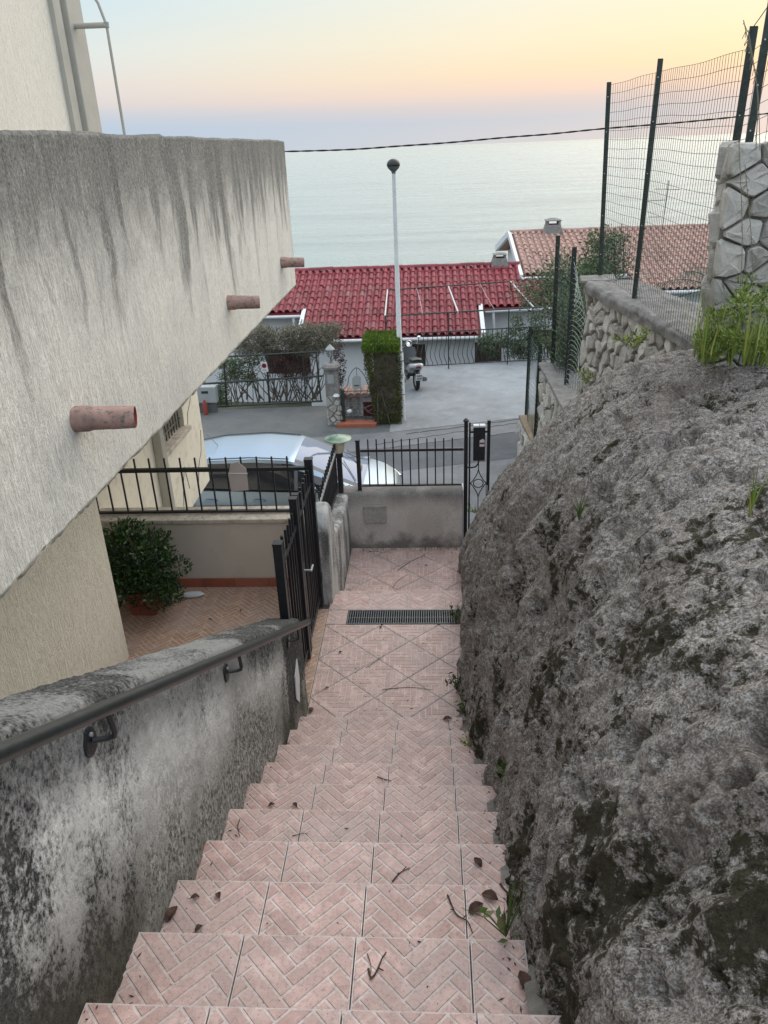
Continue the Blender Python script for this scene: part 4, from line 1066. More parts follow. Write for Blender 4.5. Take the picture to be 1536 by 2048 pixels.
# ================================================================== STREET LAMP, CABLE
lp = thing('street_lamp', (-.72, 18.84, RZ), 'tall slim white street lamp post with a dark dome head beside the clipped hedge', 'street lamp')
pb = Vector((-.72, 18.84, RZ)); pt = Vector((-.752, 18.84, 3.08))
MB().tube([pb, pb+(pt-pb)*.02, pb+(pt-pb)*.30, pb+(pt-pb)*.305, pt], [.105, .092, .085, .062, .040], 16).build('pole', 'polew', lp, smooth=True)
for fz, r in ((.115, .088), (.30, .088), (.262, .088)): MB().tube([pb+(pt-pb)*fz, pb+(pt-pb)*(fz+.004)], r+.004, 14).build('band', 'card', lp)
MB().lathe([(.045, 3.02), (.05, 3.06), (.075, 3.08), (.125, 3.13), (.14, 3.17)], (-.753, 18.84, 0), 20, False).build('diffuser', 'card', lp, smooth=True)
MB().lathe([(.142, 3.165), (.150, 3.18), (.140, 3.24), (.10, 3.29), (.045, 3.315), (.001, 3.32)], (-.753, 18.84, 0), 20, False).build('dome', 'seat', lp, smooth=True)
m = MB()
def cablept(px, py): return at(px, py, y=14.0)
P = resample([cablept(*q) for q in ((430, 305), (570, 303), (700, 299), (800, 292), (900, 285), (1010, 275), (1100, 268), (1210, 257), (1380, 243), (1620, 218))], 420)
for ph in (0, PI):
    Q = [p+np.array([0, math.cos(i*.30+ph), math.sin(i*.30+ph)])*.0055 for i, p in enumerate(P)]
    m.tube([Vector(q) for q in Q], .0085, 5)
o = m.build('utility_cable', 'rubber'); tag(o, 'twisted black utility cable sagging across the view in front of the sea', 'cable')

# ================================================================== SCOOTER
def scooter():
    s = thing('parked_scooter', (-.52, 22.05, RZ+.012), 'grey scooter with white tail and round headlamp parked behind the lamp post', 'scooter', rz=math.atan2(1.6, -.36))
    K = dict(world=False, smooth=True)
    for x, nm in ((-.62, 'rear_wheel'), (.66, 'front_wheel')):
        pts = [(x+.22*math.cos(a), 0, .275+.22*math.sin(a)) for a in np.linspace(0, 2*PI, 25)[:-1]]
        w = MB().tube(pts, .058, 8, closed=True).build(nm, 'rubber', s, **K)
        MB().tube([(x, -.03, .275), (x, .03, .275)], .15, 14).build('rim', 'greybox', w, world=False)
    MB().tube([(.66, .07, .275), (.60, .07, .50), (.50, .0, .80)], [.022, .025, .03], 8).tube([(.66, -.07, .275), (.60, -.07, .50), (.50, 0, .80)], [.022, .025, .03], 8).build('fork', 'greybox', s, **K)
    MB().tube([(.82, 0, .40), (.70, 0, .54), (.52, 0, .50)], [.05, .085, .06], 10).build('front_mudguard', 'scoot', s, **K)
    G_ = [(.56, .10, .45), (.52, .20, .62), (.47, .23, .80), (.43, .19, .95), (.40, .08, 1.03)]
    m = MB(); vs = []
    for x, w_, z in G_:
        for k in range(9): a = (k/8-.5)*PI; vs.append((x+.12*math.cos(a), w_*math.sin(a), z))
    m.quadset(vs, [(i*9+k, i*9+k+1, (i+1)*9+k+1, (i+1)*9+k) for i in range(4) for k in range(8)]); m.quadset([(x-.01, sy*w_, z) for x, w_, z in G_ for sy in (-1, 1)], [(i*2, i*2+1, i*2+3, i*2+2) for i in range(4)]); m.build('leg_shield', 'scoot', s, **K)
    MB().box((-.10, -.17, .26), (.48, .17, .32)).build('footboard', 'seat', s, world=False, bevel=.02)
    def loft(prof, nm, mt, n=14):
        m = MB(); vs = []
        for x, z, w_, h in prof:
            for k in range(n): a = 2*PI*k/n; vs.append((x, w_*math.copysign(abs(math.cos(a))**.7, math.cos(a)), z+h*math.copysign(abs(math.sin(a))**.7, math.sin(a))))
        m.quadset(vs, [(i*n+k, i*n+(k+1) % n, (i+1)*n+(k+1) % n, (i+1)*n+k) for i in range(len(prof)-1) for k in range(n)]+[tuple(range(n)), tuple(range((len(prof)-1)*n, len(prof)*n))]); return m.build(nm, mt, s, **K)
    loft([(.0, .50, .13, .14), (-.2, .53, .18, .17), (-.5, .60, .19, .13), (-.72, .66, .16, .09), (-.86, .70, .10, .06)], 'rear_body', 'scoot')
    loft([(-.52, .68, .195, .075), (-.72, .72, .185, .075), (-.86, .75, .15, .065), (-.94, .77, .09, .04)], 'tail', 'polew')
    loft([(.06, .74, .09, .04), (-.1, .78, .15, .05), (-.35, .80, .17, .055), (-.6, .86, .17, .06), (-.78, .87, .12, .04)], 'seat', 'seat')
    loft([(-.90, .73, .085, .035), (-.955, .735, .07, .03)], 'tail_light', 'redl')
    MB().tube([(-.55, .0, .60), (-.82, 0, .52), (-.98, 0, .34)], [.09, .08, .04], 8).build('rear_mudguard', 'seat', s, **K)
    MB().box((-1.0, -.09, .38), (-.985, .09, .55)).build('number_plate', 'plate', s, world=False)
    m = MB()
    for r in range(2):
        for c in range(5): m.box((-1.004, -.07+c*.030, .40+r*.075), (-1.0, -.052+c*.030, .455+r*.075))
    m.build('plate_lettering', 'ink', s, world=False)
    MB().tube([(.42, -.34, 1.04), (.46, -.15, 1.06), (.48, 0, 1.02), (.46, .15, 1.06), (.42, .34, 1.04)], .016, 8).build('handlebar', 'seat', s, **K)
    MB().lathe([(.001, 0), (.07, .01), (.085, .05), (.06, .11), (.001, .13)], (.50, 0, .98), 14).build('headlamp', 'chrome', s, **K)
    pts = [(.36, .085*math.cos(a)-.0, 1.10+.085*math.sin(a)) for a in np.linspace(0, 2*PI, 19)[:-1]]
    MB().tube(pts, .014, 6, closed=True).build('dial_ring', 'chrome', s, **K)
    for sy in (-1, 1):
        mm = MB().tube([(.44, sy*.24, 1.05), (.42, sy*.30, 1.22)], .008, 6).build('mirror_stem', 'chrome', s, **K)
        MB().lathe([(.001, -.04), (.05, -.03), (.062, 0), (.05, .03), (.001, .04)], (.41, sy*.31, 1.26), 12).build('mirror', 'chrome', mm, **K)
    MB().tube([(-.15, -.20, .28), (-.62, -.21, .30), (-.86, -.20, .36)], [.04, .065, .06], 10).build('exhaust', 'card', s, **K)
    MB().tube([(-.1, .15, .25), (-.12, .30, .02)], .014, 6).build('side_stand', 'card', s, **K)
    MB().lathe([(.001, 0), (.13, .01), (.15, .25), (.12, .48), (.001, .52)], (.52, 0, 1.02), 12, False) if False else None
    return s
scooter()

# ================================================================== CLIPPED HEDGE
def box_leaves(name, c, h, n, size, mat, parent, shell=.12, up=.2, taper=None, narrow=.45, tint=None):
    P = RS.uniform(-1, 1, (n, 3)); ax = RS.choice(3, n, p=[.38, .38, .24]); sg = RS.choice([-1, 1], n)
    k = np.arange(n); surf = RS.uniform(0, 1, n) < .85; P[k[surf], ax[surf]] = sg[surf]*(1-RS.uniform(0, shell, surf.sum()))
    Nn = P/np.linalg.norm(P, axis=1, keepdims=True); Q = P*np.array(h)+np.array(c)
    if taper: Q = taper(Q, P)
    Q += (fbm(Q, 3.2, 4, 71)[:, None]*Nn)*.13
    T = tint(Q, P) if tint else np.clip(.45+.5*fbm(Q, 5, 2, 72)+RS.normal(0, .18, n), 0, 1)
    return leaves(name, Q, Nn, size, mat, parent, T, up, narrow)
hg = thing('clipped_hedge', (-1.15, 18.75, RZ), 'tall clipped hedge block with fresh green top and brown sides beside the street lamp', 'hedge')
def tp(Q, P):
    f = np.clip((Q[:, 2]-RZ)/2.0, 0, 1); cx0 = -1.04+(f)*(-.12); hw = .30+.14*f**.7
    Q[:, 0] = cx0+P[:, 0]*hw; Q[:, 1] = 18.80+.34*f+P[:, 1]*(.34+.34*f); return Q
box_leaves('foliage', (-1.15, 18.8, -1.70), (.43, .38, .97), 26000, .042, 'l_hedge', hg, .22, .3, tp)
P = []
Q = RS.uniform(-1, 1, (16000, 3)); P = np.stack([-1.165+Q[:, 0]*.46, 19.12+Q[:, 1]*.72, -.72+Q[:, 2]*.11+np.where(np.abs(Q[:, 1]) > .8, -.06, 0)], -1)
leaves('fresh_growth', P, np.tile([[0, -.1, 1.]], (16000, 1)), .045, 'l_hedgetop', hg, np.clip(.4+.6*fbm(P, 6, 3, 5)+RS.normal(0, .2, 16000), 0, 1), .8)
MB().box((-1.36, 18.55, RZ), (-.82, 19.05, -.85)).build('core', 'bark', hg)
m = MB()
for i in range(2): m.tube([(-1.3+i*.3, 18.42+.03*(i % 2), RZ), (-1.28+i*.085, 18.44, -1.9+.1*(i % 3))], .014, 5)
m.build('stems', 'bark', hg)

# ================================================================== GATE PILLAR, SMALL GATE, LETTERBOX
def stones(parent, O, U, V, Nrm, lu, lv, cell, depth, mat='stone', inside=None, seedv=1, gap=.012):
    """individually cut stones laid on the plane O + u*U + v*V"""
    rr = random.Random(seedv); O, U, V, Nrm = map(Vector, (O, U, V, Nrm)); pts = []
    nu, nv = max(1, round(lu/cell)), max(1, round(lv/(cell*.82)))
    for j in range(nv):
        for i in range(nu):
            pts.append(((i+.5+(.5 if j % 2 else 0)*.8+rr.uniform(-.34, .34))*lu/nu, (j+.5+rr.uniform(-.33, .33))*lv/nv))
    out = []
    for a, p in enumerate(pts):
        poly = [(0, 0), (lu, 0), (lu, lv), (0, lv)]
        for b, q in enumerate(pts):
            if a == b: continue
            dx, dy = q[0]-p[0], q[1]-p[1]; L = math.hypot(dx, dy)
            if L > cell*3.2 or L < 1e-6: continue
            poly = clip(poly, dx/L, dy/L, (dx*(p[0]+q[0])/2+dy*(p[1]+q[1])/2)/L)
            if len(poly) < 3: break
        if len(poly) < 3: continue
        if inside and not inside(*p): continue
        poly = inset_poly(poly, gap)
        if len(poly) < 3 or area(poly) < cell*cell*.08: continue
        # round the outline by cutting corners
        n = len(poly); rp = []
        for k in range(n):
            A, B = poly[k], poly[(k+1) % n]
            for f in (.13, .87): rp.append((A[0]+(B[0]-A[0])*f+rr.uniform(-.003, .003), A[1]+(B[1]-A[1])*f+rr.uniform(-.003, .003)))
        cx = sum(q[0] for q in rp)/len(rp); cy = sum(q[1] for q in rp)/len(rp); dp = depth*rr.uniform(.55, 1.25); vs = []; tl = (rr.uniform(-.25, .25), rr.uniform(-.25, .25)); n = len(rp)
        for f, h in ((1.0, -.02), (.985, dp*.62), (.90, dp*.96), (.5, dp*1.0)):
            for q in rp:
                x, y = cx+(q[0]-cx)*f, cy+(q[1]-cy)*f; hh = h+((x-cx)*tl[0]+(y-cy)*tl[1])*(1 if h > 0 else 0)+(rr.uniform(-.22, .22)*depth if h > 0 else 0)
                vs.append(O+U*x+V*y+Nrm*hh)
        vs.append(O+U*cx+V*cy+Nrm*(dp*1.05))
        fs = [(i*n+k, i*n+(k+1) % n, (i+1)*n+(k+1) % n, (i+1)*n+k) for i in range(3) for k in range(n)]+[(3*n+k, 3*n+(k+1) % n, 4*n) for k in range(n)]
        out.append(MB().quadset(vs, fs).build('stone', mat, parent))
    return out
gp = thing('gate_pillar', (-2.40, 18.65, RZ), 'square rubble stone gate pillar with a round cap and lantern at the driveway entrance', 'gate pillar')
MB().box((-2.56, 18.50, RZ), (-2.24, 18.80, -1.30)).build('core', 'cap', gp)
stones(gp, (-2.57, 18.498, RZ), (1, 0, 0), (0, 0, 1), (0, -1, 0), .34, .78, .16, .035, 'stone_d', seedv=3)
stones(gp, (-2.238, 18.50, RZ), (0, 1, 0), (0, 0, 1), (1, 0, 0), .30, .78, .16, .03, 'stone_d', seedv=4)
MB().box((-2.50, 18.488, -1.62), (-2.34, 18.50, -1.40)).build('inset_plate', 'greybox', gp)
MB().lathe([(.05, -1.96), (.09, -1.93), (.05, -1.88)], (-2.30, 18.47, 0), 10).build('knob_stone', 'plate', gp, smooth=True)
MB().lathe([(.15, -1.31), (.23, -1.28), (.24, -1.22), (.19, -1.16), (.001, -1.14)], (-2.40, 18.65, 0), 16).build('cap_stone', 'cap', gp, smooth=True)
ln = thing('pillar_lantern', (-2.40, 18.65, -1.14), 'old dark metal lantern standing on the rubble gate pillar', 'lantern')
MB().lathe([(.05, -1.14), (.02, -1.10), (.02, -1.02), (.05, -1.0)], (-2.40, 18.65, 0), 10).build('foot', 'card', ln)
MB().lathe([(.06, -.995), (.085, -.82)], (-2.40, 18.65, 0), 6).build('glass', 'greybox', ln)
for k in range(6):
    a = 2*PI*k/6; MB().tube([(-2.40+.064*math.cos(a), 18.65+.064*math.sin(a), -1.0), (-2.40+.09*math.cos(a), 18.65+.09*math.sin(a), -.82)], .007, 4).build('frame_bar', 'card', ln)
MB().lathe([(.12, -.82), (.10, -.79), (.03, -.72), (.001, -.68)], (-2.40, 18.65, 0), 6).build('roof', 'greybox', ln)
# small ornamental gate with arch and plaque
ag = thing('garden_gate', (-1.75, 18.6, RZ), 'low green garden gate of curled iron bars under a thin iron arch', 'gate')
MB().box((-2.20, 18.52, RZ), (-2.12, 18.60, -1.80)).build('post', 'green', ag)
MB().tube([Vector(p) for p in resample([(-2.15, 18.56, -1.82), (-2.02, 18.56, -1.68), (-1.96, 18.56, -1.45), (-1.78, 18.56, -1.26), (-1.60, 18.56, -1.45), (-1.52, 18.56, -1.66), (-1.40, 18.56, -1.80)], 40)], .011, 6).build('arch', 'card', ag)
MB().tube([(-1.78, 18.56, -1.27), (-1.78, 18.56, -1.46)], .008, 5).build('hanger', 'card', ag)
def curl(pts, r=.010): MB().tube([Vector(p) for p in resample([(x, 18.56, z) for x, z in pts], 24)], r, 5).build('curled_bar', 'card', ag)
curl([(-2.12, -2.45), (-1.95, -2.40), (-1.80, -2.25), (-1.68, -2.02), (-1.80, -1.95), (-1.95, -1.98)]); curl([(-1.36, -2.45), (-1.55, -2.38), (-1.66, -2.2), (-1.68, -2.02), (-1.55, -1.95), (-1.42, -2.0)])
curl([(-2.12, -2.20), (-1.9, -2.22), (-1.7, -2.30), (-1.5, -2.22), (-1.36, -2.2)]); curl([(-1.98, -2.66), (-1.93, -2.5), (-1.80, -2.42), (-1.66, -2.48), (-1.62, -2.62)])
curl([(-1.60, -2.3), (-1.52, -2.36), (-1.44, -2.30)]); curl([(-1.60, -2.48), (-1.52, -2.54), (-1.44, -2.48)])
for z in (-2.62, -1.84): MB().tube([(-2.14, 18.56, z), (-1.34, 18.56, z)], .012, 5).build('cross_bar', 'card', ag)
fl = tag(MB().lathe([(.001, 0), (.06, .02), (.07, .05), (.05, .08), (.001, .1)], (-2.0, 18.50, -2.38), 7).build('iron_flower', 'plate', None), 'small white metal flower ornament fixed on the garden gate', 'ornament')
pq = thing('name_plaque', (-1.75, 18.5, -1.6), 'grey arched letterbox plate hanging inside the iron arch', 'letterbox')
pc = [at(x, y, y=18.5) for x, y in ((705, 778), (704, 757), (712, 750), (721, 755), (722, 778))]
MB().slab(pc, (0, .05, 0)).build('letterbox_body', 'greybox', pq)
a_ = at(708, 772, y=18.49); b_ = at(718, 772, y=18.49); MB().slab([a_, b_, b_+Vector((0, 0, .02)), a_+Vector((0, 0, .02))], (0, .006, 0)).build('letter_slot', 'ink', pq)
# tiled coping wall, red door and terracotta step behind the gate
cw = thing('coping_wall', (-1.8, 19.3, -3), 'low stone garden wall topped with orange clay tiles behind the garden gate', 'wall')
MB().box((-2.3, 19.25, -5.2), (-1.2, 19.5, -2.12)).build('wall_body', 'paint_w', cw)
stones(cw, (-2.28, 19.248, -3.0), (1, 0, 0), (0, 0, 1), (0, -1, 0), .5, .86, .13, .03, 'stone_d', seedv=8)
for i in range(6):
    x = -2.26+i*.17; MB().tube([(x+.08, 19.14, -2.13), (x+.08, 19.60, -2.06)], .075, 8).build('coping_tile', 'saltile', cw, smooth=True)
dr = thing('garden_door', (-1.5, 19.2, -3), 'dark red wooden door in the low wall behind the garden gate', 'door')
MB().box((-1.72, 19.19, -3.0), (-1.45, 19.235, -2.33)).build('door_leaf', 'door', dr); MB().box((-1.45, 19.20, -3.0), (-1.18, 19.23, -2.28)).build('dark_opening', 'dark', dr); MB().box((-1.50, 19.17, -2.30), (-1.18, 19.21, -2.26)).build('lintel', 'card', dr)
stp = flat('terracotta_step', [(-2.32, 18.30), (-1.34, 18.30), (-1.30, 18.62), (-2.2, 18.72)], RZ+.09, 'terra', th=.12)

# ================================================================== DRIVEWAY FENCE, VINE, SIGN
df = thing('driveway_fence', (-4.2, 20.0, RZ), 'green steel sliding gate with thin bars closing the driveway below the vine', 'gate')
YF = 20.3
LA = lambda px, py: at(px, py, y=YF)
def lbar(p, q, r, nm, mt='green', par_=None): return MB().tube([LA(*p), LA(*q)], r, 6).build(nm, mt, par_)
lbar((400, 768), (645, 752), .028, 'top_rail', par_=df); lbar((400, 815), (645, 802), .028, 'bottom_rail', par_=df); lbar((440, 714), (640, 703), .024, 'upper_bar', par_=df)
for k in range(22): 
    x = 408+k*10.8; lbar((x, 767-(x-400)*.065), (x+1.5, 814-(x-400)*.053), .010, 'bar', par_=df)
for x in (452, 537): lbar((x-5, 712-(x-452)*.05), (x+2, 812-(x-452)*.05), .024, 'upright', par_=df)
lbar((606, 708), (612, 806), .02, 'upright', par_=df); lbar((632, 704), (642, 803), .024, 'upright', par_=df)
sg = thing('no_parking_sign', LA(529, 735), 'small white sign with a red and black no parking disc on the driveway gate', 'sign')
c4 = [at(x, y, y=YF-.06) for x, y in ((521, 725), (533, 723.5), (537, 743), (525, 744.5))]
MB().slab(c4, (0, .012, 0)).build('sign_plate', 'plate', sg)
cc = at(528.2, 731.5, y=YF-.064)
def disc(nm, r0, r1, mt, dy):
    m = MB(); n = 24; vs = [(cc.x+r*math.cos(2*PI*k/n), cc.y-dy, cc.z+r*math.sin(2*PI*k/n)) for r in (r0, r1) for k in range(n)]
    if r0 < .001: m.quadset(vs[n:], [tuple(range(n))])
    else: m.quadset(vs, [(k, (k+1) % n, n+(k+1) % n, n+k) for k in range(n)])
    return m.build(nm, mt, sg)
disc('disc', 0, .050, 'ink', .001); disc('disc_rim', .050, .066, 'red', .001)
MB().bar((cc.x-.035, cc.y-.003, cc.z+.035), (cc.x+.035, cc.y-.003, cc.z-.035), .012, .002).build('disc_slash', 'red', sg)
m = MB()
for k, w_ in enumerate((.012, .018, .010, .016, .012)): m.box((cc.x-.05+k*.022, cc.y-.003, cc.z-.125), (cc.x-.05+k*.022+w_, cc.y-.001, cc.z-.105))
m.build('sign_lettering', 'ink', sg)
vn = thing('dry_vine', (-3.6, 21.2, -1.0), 'large half dry climbing vine sprawling over the pergola behind the driveway gate', 'vine')
bl = []
for k in range(85):
    u = RS.uniform(0, 1); px = 480+u*188; py = RS.uniform(650+14*(1-u), 708-u*6); p = at(px, py, y=RS.uniform(20.6, 22.0)); bl.append((p.x, p.y, p.z, .30, .3, .20))
blob_leaves('foliage', bl, 26000, .052, 'l_vine', vn, .3, .3)
bl = []
for k in range(26):
    px = RS.uniform(540, 618); py = RS.uniform(712, 752); p = at(px, py, y=RS.uniform(20.8, 21.8)); bl.append((p.x, p.y, p.z, .2, .2, .16))
for k in range(14):
    px = RS.uniform(668, 684); py = 690+k*9; p = at(px, py, y=19.1); bl.append((p.x, p.y, p.z, .12, .14, .14))
blob_leaves('red_foliage', bl, 7500, .05, 'l_vred', vn, .2, .3)
bl = []
for k in range(24):
    px = RS.uniform(440, 520); py = RS.uniform(715, 760) if k < 15 else RS.uniform(770, 805); px = px if k < 15 else RS.uniform(425, 450); p = at(px, py, y=RS.uniform(20.9, 21.8)); bl.append((p.x, p.y, p.z, .22, .2, .18))
blob_leaves('green_foliage', bl, 7000, .055, 'l_green', vn, .2, .3)
m = MB()
for k in range(46):
    px = RS.uniform(470, 640); p0 = at(px, RS.uniform(796, 806), y=20.9); a = RS.uniform(-60, 60); p1 = at(px+a*.5, RS.uniform(750, 775), y=21.0); p2 = at(px+a+RS.uniform(-25, 25), RS.uniform(700, 735), y=21.1)
    m.tube([Vector(q) for q in resample([p0, p1, p2], 9)], [.018]*3+[.012]*3+[.008]*3, 4)
for k in range(8):
    P0 = at(RS.uniform(600, 660), RS.uniform(665, 690), y=20.9); P1 = P0+Vector((RS.uniform(.5, 1.6), RS.uniform(-.3, .6), RS.uniform(.15, .5))); m.tube([Vector(q) for q in resample([P0, (P0+P1)/2+Vector((0, 0, .12)), P1], 8)], .006, 4)
m.build('branches', 'bark', vn)
bx_ = thing('utility_box', LA(418, 785), 'pale grey utility cabinet standing half hidden at the left of the driveway', 'cabinet')
p = at(398, 800, y=19.8); MB().box((p.x-.1, 19.7, RZ+.28), (p.x+.50, 19.95, RZ+.72)).build('cabinet_body', 'greybox', bx_, bevel=.02)
MB().box((p.x+.12, 19.69, RZ+.55), (p.x+.30, 19.70, RZ+.61)).build('label_plate', 'ink', bx_); MB().box((p.x-.05, 19.75, RZ), (p.x+.45, 19.9, RZ+.28)).build('plinth', 'card', bx_)
ex = tag(MB().lathe([(.001, 0), (.06, .005), (.065, .3), (.03, .36), (.02, .40), (.001, .41)], (at(409, 805, y=19.6).x, 19.6, RZ), 12).build('red_canister', 'pipein', None, smooth=True), 'small red canister on the ground beside the grey utility cabinet', 'canister')

# ================================================================== PARKING DECK RAILING AND FRAME
dk = thing('deck_railing', (1.5, 24.1, RZ), 'green railing with bellied bars along the far edge of the parking deck', 'railing')
def dy(x): return 23.93+.168*(x+.5)*.62+.02*max(0, x)
def bal_mesh():
    m = MB(); P = resample([(0, 0, 0), (0, -.02, .10), (0, -.12, .26), (0, -.14, .42), (0, -.05, .62), (0, .0, .78), (0, 0, 1.03)], 14)
    # the belly leans sideways to the street as well
    m.tube([(p[1]*.55, p[1], p[2]) for p in P], .011, 5); return m.mesh('baluster', 'green')
bmz = bal_mesh()
x = -.62; i = 0
while x < 5.5:
    if x > -.45:
        o = bpy.data.objects.new('baluster', bmz); COL.objects.link(o); o.parent = dk; o.location = Vector((x, dy(x), RZ+.05))-ORG[dk.name]
    x += .142
for z, r in ((.05, .016), (1.08, .020)): MB().tube([(-.7, dy(-.7), RZ+z), (2.4, dy(2.4), RZ+z), (5.6, dy(5.6), RZ+z)], r, 6).build('rail', 'green', dk)
fr = thing('pergola_frame', (1, 24, -1), 'bare green tube pergola frame reaching over the parking deck railing', 'pergola')
ZF = -1.0
def fp(px, py): return at(px, py, z=ZF)
def ftube(a, b, nm, r=.024, mt='green'): MB().tube([fp(*a), fp(*b)], r, 6).build(nm, mt, fr)
ftube((770, 632), (1172, 609), 'near_beam'); ftube((775, 580), (1021, 563), 'far_beam'); ftube((770, 632), (775, 580), 'side_beam', mt='polew'); ftube((916, 624), (897, 573), 'side_beam', mt='polew'); ftube((1068, 615), (1021, 563), 'side_beam', mt='polew')
for px, py in ((770.5, 632), (897, 626), (1018, 618)):
    p = fp(px, py); MB().tube([p, (p.x, p.y, RZ-.02)], .020, 6).build('post', 'green', fr)
for px, py in ((775, 580), (1021, 563)):
    p = fp(px, py); MB().tube([p, (p.x, p.y, -5.2)], .020, 6).build('post', 'green', fr)
m = MB()
for a, b in (((833, 576), (845, 630)), ((960, 567), (990, 620))):
    A, B = fp(*a), fp(*b); m.tube([Vector(q) for q in resample([A, (A+B)/2+Vector((.05, 0, -.12)), B], 10)], .006, 4)
m.build('slack_wires', 'polew', fr)
MB().tube([(3.0, 27.5, -.9), (7.5, 27.8, -.7)], .012, 5).build('line_wire', 'polew', fr); MB().tube([(3.4, 26.3, -1.05), (7.5, 26.5, -.9)], .012, 5).build('line_wire', 'polew', fr)

# ================================================================== HOUSES WITH TILED ROOFS
def coppo(w, L, mat):
    m = MB(); n = 7; vs = []
    for y, r, dz in ((0, 1.0, .012), (L*1.08, .86, -.004)):
        for k in range(n+1):
            a = PI*k/n; vs.append((-w*.33*math.cos(a)*r, y, .085*math.sin(a)*r*(w/.25)+dz))
        vs.append((w*.52, y, -.012+dz*.5)); vs.append((w*.66, y, .012+dz*.5))
    c = n+3
    fs = [(k, k+1, c+k+1, c+k) for k in range(c-1)]
    b = [(v[0], 0, v[2]-.022) for v in vs[:n+1]]
    m.quadset(vs, fs); m.quadset(vs[:n+1]+b, [(k, n+1+k, n+2+k, k+1) for k in range(n)])
    return m.mesh('roof_tile', mat, smooth=True)
def tiled_roof(parent, x0, x1, yE, yR, zE, zR, cw_, rows_, mat, keep, maxparts=300):
    sl_ = math.atan2(zR-zE, yR-yE); Ls = math.hypot(zR-zE, yR-yE)/rows_; vis = [coppo(cw_, Ls, mat) for _ in range(1)]; done = []; rest = []
    for r in range(rows_):
        x = x0+cw_/2
        while x < x1:
            y = yE+r*Ls*math.cos(sl_); z = zE+r*Ls*math.sin(sl_)
            if keep(x, y): done.append((x+random.uniform(-.008, .008), y+random.uniform(-.01, .01), z+.03+random.uniform(-.006, .006)))
            x += cw_
    rf = bpy.data.objects.new('roof', None); COL.objects.link(rf); rf.parent = parent; rf.location = (0, 0, 0); ORG[rf.name] = ORG[parent.name].copy()
    done.sort(key=lambda q: q[1])
    for k, q in enumerate(done[:maxparts]):
        o = bpy.data.objects.new('roof_tile', vis[0]); COL.objects.link(o); o.parent = rf; o.location = Vector(q)-ORG[rf.name]; o.rotation_euler = (sl_+random.uniform(-.012, .012), random.uniform(-.02, .02), random.uniform(-.02, .02))
    if len(done) > maxparts:
        V0 = np.array([v.co[:] for v in vis[0].vertices]); F0 = [tuple(p.vertices) for p in vis[0].polygons]; c_, s_ = math.cos(sl_), math.sin(sl_); m = MB()
        for q in done[maxparts:]: m.quadset([(v[0]+q[0], v[1]*c_-v[2]*s_+q[1], v[1]*s_+v[2]*c_+q[2]) for v in V0], F0)
        m.build('upper_roof_tiles', mat, rf, smooth=True, recalc=False)['kind'] = 'stuff'
    return rf, sl_
rh = thing('red_roof_house', (-1.3, 27, -5.2), 'white house with a deep red tiled roof below the road in front of the sea', 'house')
def slope_slab(parent, x0, x1, yE, yR, zE, zR, mat, nm, th=.10, off=-.03):
    m = MB(); m.slab([(x0, yE, zE+off), (x1, yE, zE+off), (x1, yR, zR+off), (x0, yR, zR+off)], (0, 0, -th)); m.build(nm, mat, parent)
zr = lambda y: -2.25+(y-26.35)*(1.55/4.75)
tiled_roof(rh, -8.6, 4.6, 26.35, 31.1, zr(26.35), zr(31.1), .262, 11, 'redtile', lambda x, y: ((-4.42 < x < 1.72) or y > 28.05) and (x < 3.45 or y < 29.9))
slope_slab(rh, -4.42, 1.75, 26.42, 28.1, zr(26.42), zr(28.1), 'redtile', 'bay_deck'); slope_slab(rh, -8.7, 3.5, 28.1, 31.15, zr(28.1), zr(31.15), 'redtile', 'roof_deck'); slope_slab(rh, 3.5, 4.7, 28.1, 29.9, zr(28.1), zr(29.9), 'redtile', 'roof_deck')
slope_slab(rh, -8.7, 3.5, 35.4, 31.15, zr(28.0), zr(31.15), 'redtile', 'back_roof')
rt = MB(); pr = [(.13*math.cos(a), .10*math.sin(a)) for a in np.linspace(0, PI, 8)]
vs = [(x, p[0], p[1]) for x in (0, .47) for p in pr]; rt.quadset(vs, [(k, k+1, 8+k+1, 8+k) for k in range(7)]); rme = rt.mesh('ridge_tile', 'redtile', smooth=True)
for i in range(27):
    o = bpy.data.objects.new('ridge_tile', rme); COL.objects.link(o); o.parent = rh; o.location = Vector((-8.6+i*.445, 31.1, zr(31.1)+.05+random.uniform(-.01, .01)))-ORG[rh.name]; o.rotation_euler = (0, random.uniform(-.03, .01), random.uniform(-.02, .02))
MB().box((-4.25, 26.85, -5.4), (1.55, 31.2, zr(26.9)-.1)).build('front_wall', 'paint_w', rh)
MB().box((-8.5, 28.55, -5.4), (-4.27, 33, zr(28.5)-.1)).build('recess_wall', 'paint_w', rh); MB().box((1.57, 28.5, -5.4), (4.9, 33, zr(28.5)-.12)).build('recess_wall', 'paint_w', rh)
MB().tube([(-4.45, 26.28, -2.33), (1.8, 26.28, -2.33)], .055, 8).build('gutter', 'white', rh, smooth=True)
MB().tube([(-8.6, 27.98, -1.80), (-4.55, 27.98, -1.80)], .055, 8).build('gutter', 'white', rh, smooth=True); MB().tube([(1.95, 27.98, -1.80), (4.8, 27.98, -1.76)], .055, 8).build('gutter', 'white', rh, smooth=True)
for x in (-4.46, 1.80): MB().slab([(x-.07, 26.30, zr(26.3)-.12), (x-.07, 28.15, zr(28.15)-.12), (x-.07, 28.15, zr(28.15)+.10), (x-.07, 26.30, zr(26.3)+.10)], (.14, 0, 0)).build('verge_board', 'white', rh)
for x in (-4.85, 2.25): MB().tube([(x, 28.0, -1.84), (x+.05, 28.0, -2.9)], .05, 8).build('downpipe', 'white', rh)
